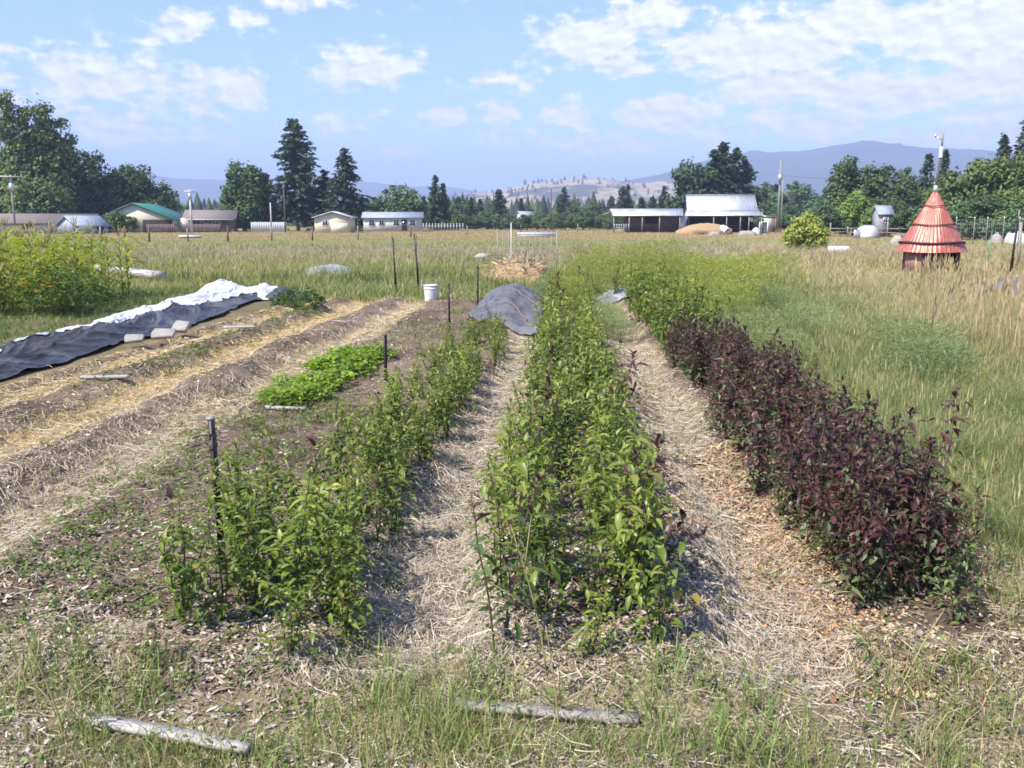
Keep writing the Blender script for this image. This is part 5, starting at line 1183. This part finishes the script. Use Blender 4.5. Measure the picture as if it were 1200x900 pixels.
c_ = cvar((.46, .36, .21), n, .12, .04); t, lv = blades(mb, np.c_[x, y, gz(x, y)], rng.uniform(.85, 1.25, n), np.full(n, .016), rng.uniform(.05, .25, n), c_)
for _ in range(9): heads(mb, t - np.c_[np.zeros((n, 2)), rng.uniform(0, .22, n)] + rng.normal(0, .02, (n, 3)), lv + rng.normal(0, .25, (n, 3)) * [1, 1, 0], rng.uniform(.1, .2, n), np.full(n, .02), c_)
o = mb.build('plume_grass', M['grass']); tag(o, 'tall dry grass with pale plumes near the grey cloth at the right', 'grass', None, 'stuff')

# ------------------------------------------------------------------ hills and mountains
def terrain(name, d, prof, mat, wid, seed, rough_, label, smooth_=True, n=500, m2=40):
    pa = np.array([pix_azel(a, 259)[0] for a, _ in prof]); pe = np.array([(259 - b) / FPX for _, b in prof]) * d * .955
    az_ = np.linspace(-62, 62, n); t = np.linspace(-1, 1, m2); A, T = np.meshgrid(np.radians(az_), t, indexing='ij')
    h = np.interp(np.degrees(A), pa, pe); rr = d + T * wid
    sh = (1 - T ** 2) ** .9 * .62 + .38 * np.clip(1 - np.abs(T), 0, 1)
    xx, yy_ = rr * np.sin(A), rr * np.cos(A)
    gul = (np.abs(fbm(xx / wid * 4, yy_ / wid * 4, seed, 5) - .5) * 2); z = h * sh * (1 - .45 * gul * (1 - np.exp(-(T / .2) ** 2))) + (fbm(xx / wid * 9, yy_ / wid * 9, seed + 5, 4) - .5) * rough_ * sh + 1.5
    z = np.where(np.abs(T) > .97, -3, z)
    m_ = MB(); m_.grid(np.stack([xx, yy_, z], -1)[:, ::-1]); o = m_.build(name, mat, smooth=smooth_); tag(o, label, None, None, 'structure'); return xx, yy_, z
def pix_azel(px, py):
    d = ray(px, py); return math.degrees(math.atan2(d[0], d[1])), math.degrees(math.atan2(d[2], math.hypot(d[0], d[1])))
m_, nt, N_, L_, out_ = newmat('tan_hill'); f = ramp(nt, noise(nt, .006, 8, .62), .50, .56); f2 = ramp(nt, noise(nt, .05, 5, .7), .56, .62)
cc_ = mix_rgb(nt, f, mix_rgb(nt, ramp(nt, noise(nt, .02, 5, .6), .35, .65), (.30, .225, .135), (.42, .32, .20)), (.06, .06, .035)); cc_ = mix_rgb(nt, f2, cc_, (.04, .048, .03))
p_ = N_.new('ShaderNodeBsdfPrincipled'); L_.new(cc_, p_.inputs[0]); p_.inputs['Roughness'].default_value = 1; L_.new(p_.outputs[0], out_.inputs[0]); M['hill'] = m_
P_('forest', (.022, .034, .022), (.05, .062, .035), scale=.004, rough=1.)
hx_, hy_, hz_ = terrain('tan_hills', 2400, [(-400, 245), (200, 240), (440, 238), (520, 232), (560, 226), (600, 219), (640, 212), (680, 208.5), (715, 210), (750, 214), (790, 212), (840, 214), (900, 226), (1000, 236), (1400, 240)], M['hill'], 750, 901, 16, 'dry tan foothills dotted with trees')
terrain('blue_ridge', 6200, [(-500, 200), (100, 208), (190, 211), (270, 212), (340, 213), (430, 213), (480, 217), (540, 220), (600, 228), (700, 236), (1400, 240)], M['forest'], 1500, 911, 40, 'far low blue ridge on the left')
terrain('blue_mountains', 4600, [(-500, 250), (600, 240), (690, 224), (730, 211), (770, 203), (800, 196), (850, 186), (880, 181), (915, 178), (950, 180), (985, 172), (1005, 169.5), (1030, 173), (1060, 178), (1100, 181), (1130, 182), (1180, 190), (1300, 196), (1500, 185)], M['forest'], 1300, 921, 45, 'forested blue mountains beyond the valley')
# trees one cannot count: wooded valley floor and the dots on the hill
mb = MB(); n = 9000; A = np.radians(rng.uniform(-45, 45, n)); rr = rng.uniform(340, 1500, n) ; x, y = rr * np.sin(A), rr * np.cos(A)
def cones(mb, x, y, z, h, w, c):
    n = len(x); k = 6; v = []
    for j in range(k): a = 2 * PI * j / k; v.append(np.c_[x + w * np.cos(a) * rng.uniform(.7, 1.2, n), y + w * np.sin(a) * rng.uniform(.7, 1.2, n), z + h * rng.uniform(.0, .12, n)])
    for j in range(k): a = 2 * PI * (j + .5) / k; v.append(np.c_[x + w * .62 * np.cos(a) * rng.uniform(.6, 1.2, n), y + w * .62 * np.sin(a) * rng.uniform(.6, 1.2, n), z + h * rng.uniform(.45, .62, n)])
    v.append(np.c_[x, y, z + h]); v = np.stack(v, 1).reshape(-1, 3); i = np.arange(n)[:, None] * 13; f = []
    for j in range(k):
        q = (j + 1) % k; f += [i + np.array([[j, q, 6 + j]]), i + np.array([[q, 6 + q, 6 + j]]), i + np.array([[6 + j, 6 + q, 12]])]
    mb.add(v, [np.concatenate(f)], np.repeat(c, 13, 0))
cones(mb, x, y, -.5, rng.uniform(5, 14, n), rng.uniform(2, 4.5, n), cvar(mixc([(.02, .034, .022), (.035, .055, .03), (.05, .07, .032)], np.ones((n, 3))), n, .2, .05))
o = mb.build('distant_woods', M['tree']); tag(o, 'dark wooded valley floor beyond the far tree line', 'woods', None, 'stuff')
mb = MB(); i = rng.integers(120, 380, 1800); j = rng.integers(2, 30, 1800); k = (fbm(hx_[i, j] / 120, hy_[i, j] / 120, 77, 3) > .48) | (rng.random(1800) < .15); i, j = i[k], j[k]; n = len(i)
ju = rng.normal(0, 12, (n, 2)); cones(mb, hx_[i, j] + ju[:, 0], hy_[i, j] + ju[:, 1], hz_[i, j] - 3, rng.uniform(9, 17, n), rng.uniform(3, 5.5, n), cvar((.028, .038, .026), n, .2, .05))
o = mb.build('hillside_woods', M['tree']); tag(o, 'scattered dark pines dotting the tan foothills', 'woods', None, 'stuff')

SKYSTR, SUNSTR, EXPO = .14, 4.1, 1.12
SKYTINT = (.64, .71, .98, 1); CLOUD_HI = (5.1, 4.95, 5.0, 1); CLOUD_LO = (2.9, 3.05, 3.6, 1)
HAZE, HAZECOL, HZ_TOP = .00032, (.57, .70, 1.0), 410
# ------------------------------------------------------------------ sky, sun, air, camera
def pix_azel(px, py):
    d = ray(px, py); return math.degrees(math.atan2(d[0], d[1])), math.degrees(math.atan2(d[2], math.hypot(d[0], d[1])))
SUN = Vector((-.76, -.65, 0)).normalized(); SEL = math.radians(52)
SUN = Vector((SUN.x * math.cos(SEL), SUN.y * math.cos(SEL), math.sin(SEL)))
w = bpy.data.worlds.new('World'); scene.world = w; w.use_nodes = True
nt = w.node_tree; N = nt.nodes; L = nt.links; N.clear()
def mth(op, a, b=0., c=None):
    n = N.new('ShaderNodeMath'); n.operation = op
    for i, v in enumerate((a, b) if c is None else (a, b, c)):
        if hasattr(v, 'links'): L.new(v, n.inputs[i])
        else: n.inputs[i].default_value = v
    return n.outputs[0]
sky = N.new('ShaderNodeTexSky'); sky.sky_type = 'NISHITA'; sky.sun_disc = False; sky.sun_elevation = SEL
sky.sun_rotation = math.atan2(SUN.x, SUN.y); sky.air_density = 1.0; sky.dust_density = .6; sky.ozone_density = 2.0; sky.altitude = 900
tc = N.new('ShaderNodeTexCoord'); sx = N.new('ShaderNodeSeparateXYZ'); L.new(tc.outputs['Generated'], sx.inputs[0])
az = mth('MULTIPLY', mth('ARCTAN2', sx.outputs[0], sx.outputs[1]), 180 / PI); el = mth('MULTIPLY', mth('ARCSINE', sx.outputs[2]), 180 / PI)
cx = N.new('ShaderNodeCombineXYZ'); L.new(az, cx.inputs[0]); L.new(el, cx.inputs[1])
def wnoise(sc, det, stretch, off=(0, 0, 0), rough=.55):
    mp = N.new('ShaderNodeMapping'); mp.inputs['Scale'].default_value = stretch; mp.inputs['Location'].default_value = off
    L.new(cx.outputs[0], mp.inputs[0])
    n = N.new('ShaderNodeTexNoise'); n.inputs['Scale'].default_value = sc; n.inputs['Detail'].default_value = det; n.inputs['Roughness'].default_value = rough
    L.new(mp.outputs[0], n.inputs[0]); return n
wn = wnoise(.30, 3, (1, 1.5, 1)); ws = N.new('ShaderNodeVectorMath'); ws.operation = 'SUBTRACT'; ws.inputs[1].default_value = (.5, .5, .5); L.new(wn.outputs['Color'], ws.inputs[0])
wm = N.new('ShaderNodeVectorMath'); wm.operation = 'MULTIPLY'; wm.inputs[1].default_value = (4.0, 1.6, 0); L.new(ws.outputs[0], wm.inputs[0])
wp = N.new('ShaderNodeVectorMath'); wp.operation = 'ADD'; L.new(cx.outputs[0], wp.inputs[0]); L.new(wm.outputs[0], wp.inputs[1])
BL = [(130, 88, 80, 32, .62), (260, 105, 55, 26, .62), (150, 152, 70, 18, .6), (215, 30, 32, 16, .62), (350, 2, 45, 10, .6), (430, 78, 58, 20, .75),
      (285, 25, 20, 12, .5), (390, 145, 70, 14, .42), (522, 132, 22, 12, .95), (592, 130, 26, 12, .6), (600, 92, 45, 14, .5), (690, 48, 58, 22, .9),
      (665, 135, 32, 15, .85), (780, 132, 60, 15, .85), (725, 76, 50, 12, .7), (772, 17, 42, 15, .85), (480, 175, 30, 9, .6), (690, 168, 75, 14, .55),
      (900, 55, 110, 30, .85), (1010, 25, 65, 22, 1.0), (1135, 35, 80, 34, 1.0), (910, 102, 75, 15, .95), (1060, 108, 110, 18, .8), (1170, 85, 70, 28, .85),
      (950, 145, 90, 16, .7), (1100, 160, 110, 14, .65), (830, 165, 60, 12, .5), (590, 160, 40, 12, .5), (230, 160, 40, 12, .5), (30, 70, 40, 14, .4), (60, 120, 60, 16, .5),
      (1270, 100, 120, 60, .8), (-120, 90, 130, 40, .6), (-300, 140, 200, 60, .6), (1500, 120, 200, 60, .7), (300, -90, 160, 30, .5), (900, -110, 200, 40, .6)]
acc = None
for (bx, by, rx, ry, s) in BL:
    a, e = pix_azel(bx, by)
    d = N.new('ShaderNodeVectorMath'); d.operation = 'SUBTRACT'; d.inputs[1].default_value = (a, e, 0); L.new(wp.outputs[0], d.inputs[0])
    k = N.new('ShaderNodeVectorMath'); k.operation = 'MULTIPLY'; k.inputs[1].default_value = (18.9 / (rx * 1.45), 18.9 / (ry * 1.6), 0); L.new(d.outputs[0], k.inputs[0])
    ln = N.new('ShaderNodeVectorMath'); ln.operation = 'LENGTH'; L.new(k.outputs[0], ln.inputs[0])
    mr = N.new('ShaderNodeMapRange'); mr.interpolation_type = 'SMOOTHSTEP'
    mr.inputs[1].default_value = 1.25; mr.inputs[2].default_value = .05; mr.inputs[3].default_value = 0; mr.inputs[4].default_value = s; L.new(ln.outputs['Value'], mr.inputs[0])
    acc = mr.outputs[0] if acc is None else mth('MAXIMUM', acc, mr.outputs[0])
n1 = wnoise(.62, 8, (1, 1.7, 1), rough=.60); n2 = wnoise(.62, 8, (1, 1.7, 1), (-.25, -.5, 0), rough=.60)
dn = mth('ADD', acc, mth('MULTIPLY', mth('SUBTRACT', n1.outputs[0], .5), 1.8))
mr = N.new('ShaderNodeMapRange'); mr.interpolation_type = 'SMOOTHSTEP'; mr.inputs[1].default_value = .16; mr.inputs[2].default_value = .64; mr.inputs[3].default_value = .07; mr.inputs[4].default_value = .95; L.new(dn, mr.inputs[0])
edge = mth('MULTIPLY_ADD', mth('SUBTRACT', n1.outputs[0], n2.outputs[0]), 2.2, .62); edge.node.use_clamp = True  # lit and shaded sides of the clouds, painted from shifted noise
cc = N.new('ShaderNodeMix'); cc.data_type = 'RGBA'; L.new(edge, cc.inputs[0]); cc.inputs[6].default_value = CLOUD_LO; cc.inputs[7].default_value = CLOUD_HI
tint = N.new('ShaderNodeMix'); tint.data_type = 'RGBA'; tint.blend_type = 'MULTIPLY'; tint.inputs[0].default_value = 1; L.new(sky.outputs[0], tint.inputs[6]); tint.inputs[7].default_value = SKYTINT
fin = N.new('ShaderNodeMix'); fin.data_type = 'RGBA'; L.new(mr.outputs[0], fin.inputs[0]); L.new(tint.outputs[2], fin.inputs[6]); L.new(cc.outputs[2], fin.inputs[7])
bg = N.new('ShaderNodeBackground'); bg.inputs[1].default_value = SKYSTR; L.new(fin.outputs[2], bg.inputs[0])
wo = N.new('ShaderNodeOutputWorld'); L.new(bg.outputs[0], wo.inputs[0])
w.cycles.sampling_method = 'MANUAL'; w.cycles.sample_map_resolution = 512

ld = bpy.data.lights.new('sun', 'SUN'); ld.energy = SUNSTR; ld.angle = math.radians(.6); ld.color = (1, .94, .845)
sun = bpy.data.objects.new('sun', ld); col.objects.link(sun); sun.rotation_euler = SUN.to_track_quat('Z', 'Y').to_euler(); sun.location = (-30, -12, 40)

if HAZE:
    m = bpy.data.materials.new('haze'); m.use_nodes = True; t = m.node_tree; t.nodes.clear()
    o_ = t.nodes.new('ShaderNodeOutputMaterial'); v = t.nodes.new('ShaderNodeVolumePrincipled')
    v.inputs['Color'].default_value = (*HAZECOL, 1); v.inputs['Density'].default_value = HAZE; v.inputs['Anisotropy'].default_value = 0.
    t.links.new(v.outputs[0], o_.inputs['Volume'])
    hb = MB(); hb.box((0, 3500, HZ_TOP / 2 - 2), (15500, 9000, HZ_TOP)); o = hb.build('haze', m); tag(o, 'thin bluish summer haze filling the valley', 'haze', None, 'stuff')

cd = bpy.data.cameras.new('camera'); cam = bpy.data.objects.new('camera', cd); col.objects.link(cam)
cd.sensor_width = 36; cd.lens = FPX / 1200 * 36; cd.clip_start = .05; cd.clip_end = 30000
cam.location = (0, 0, CAMH); cam.rotation_euler = (PI / 2 - PITCH, 0, YAW); scene.camera = cam
scene.view_settings.view_transform = 'Standard'; scene.view_settings.look = 'None'; scene.view_settings.gamma = 1; scene.view_settings.use_curve_mapping = False
scene.view_settings.exposure = EXPO
scene.render.engine = 'CYCLES'; c = scene.cycles
c.use_denoising = True
try: c.denoiser = 'OPENIMAGEDENOISE'; c.denoising_prefilter = 'ACCURATE'
except Exception: pass
c.max_bounces = 5; c.diffuse_bounces = 3; c.glossy_bounces = 2; c.transmission_bounces = 3; c.transparent_max_bounces = 4; c.volume_bounces = 0
c.use_adaptive_sampling = True; c.adaptive_threshold = .015; c.caustics_reflective = False; c.caustics_refractive = False
c.filter_width = 1.7; c.sample_clamp_indirect = 6
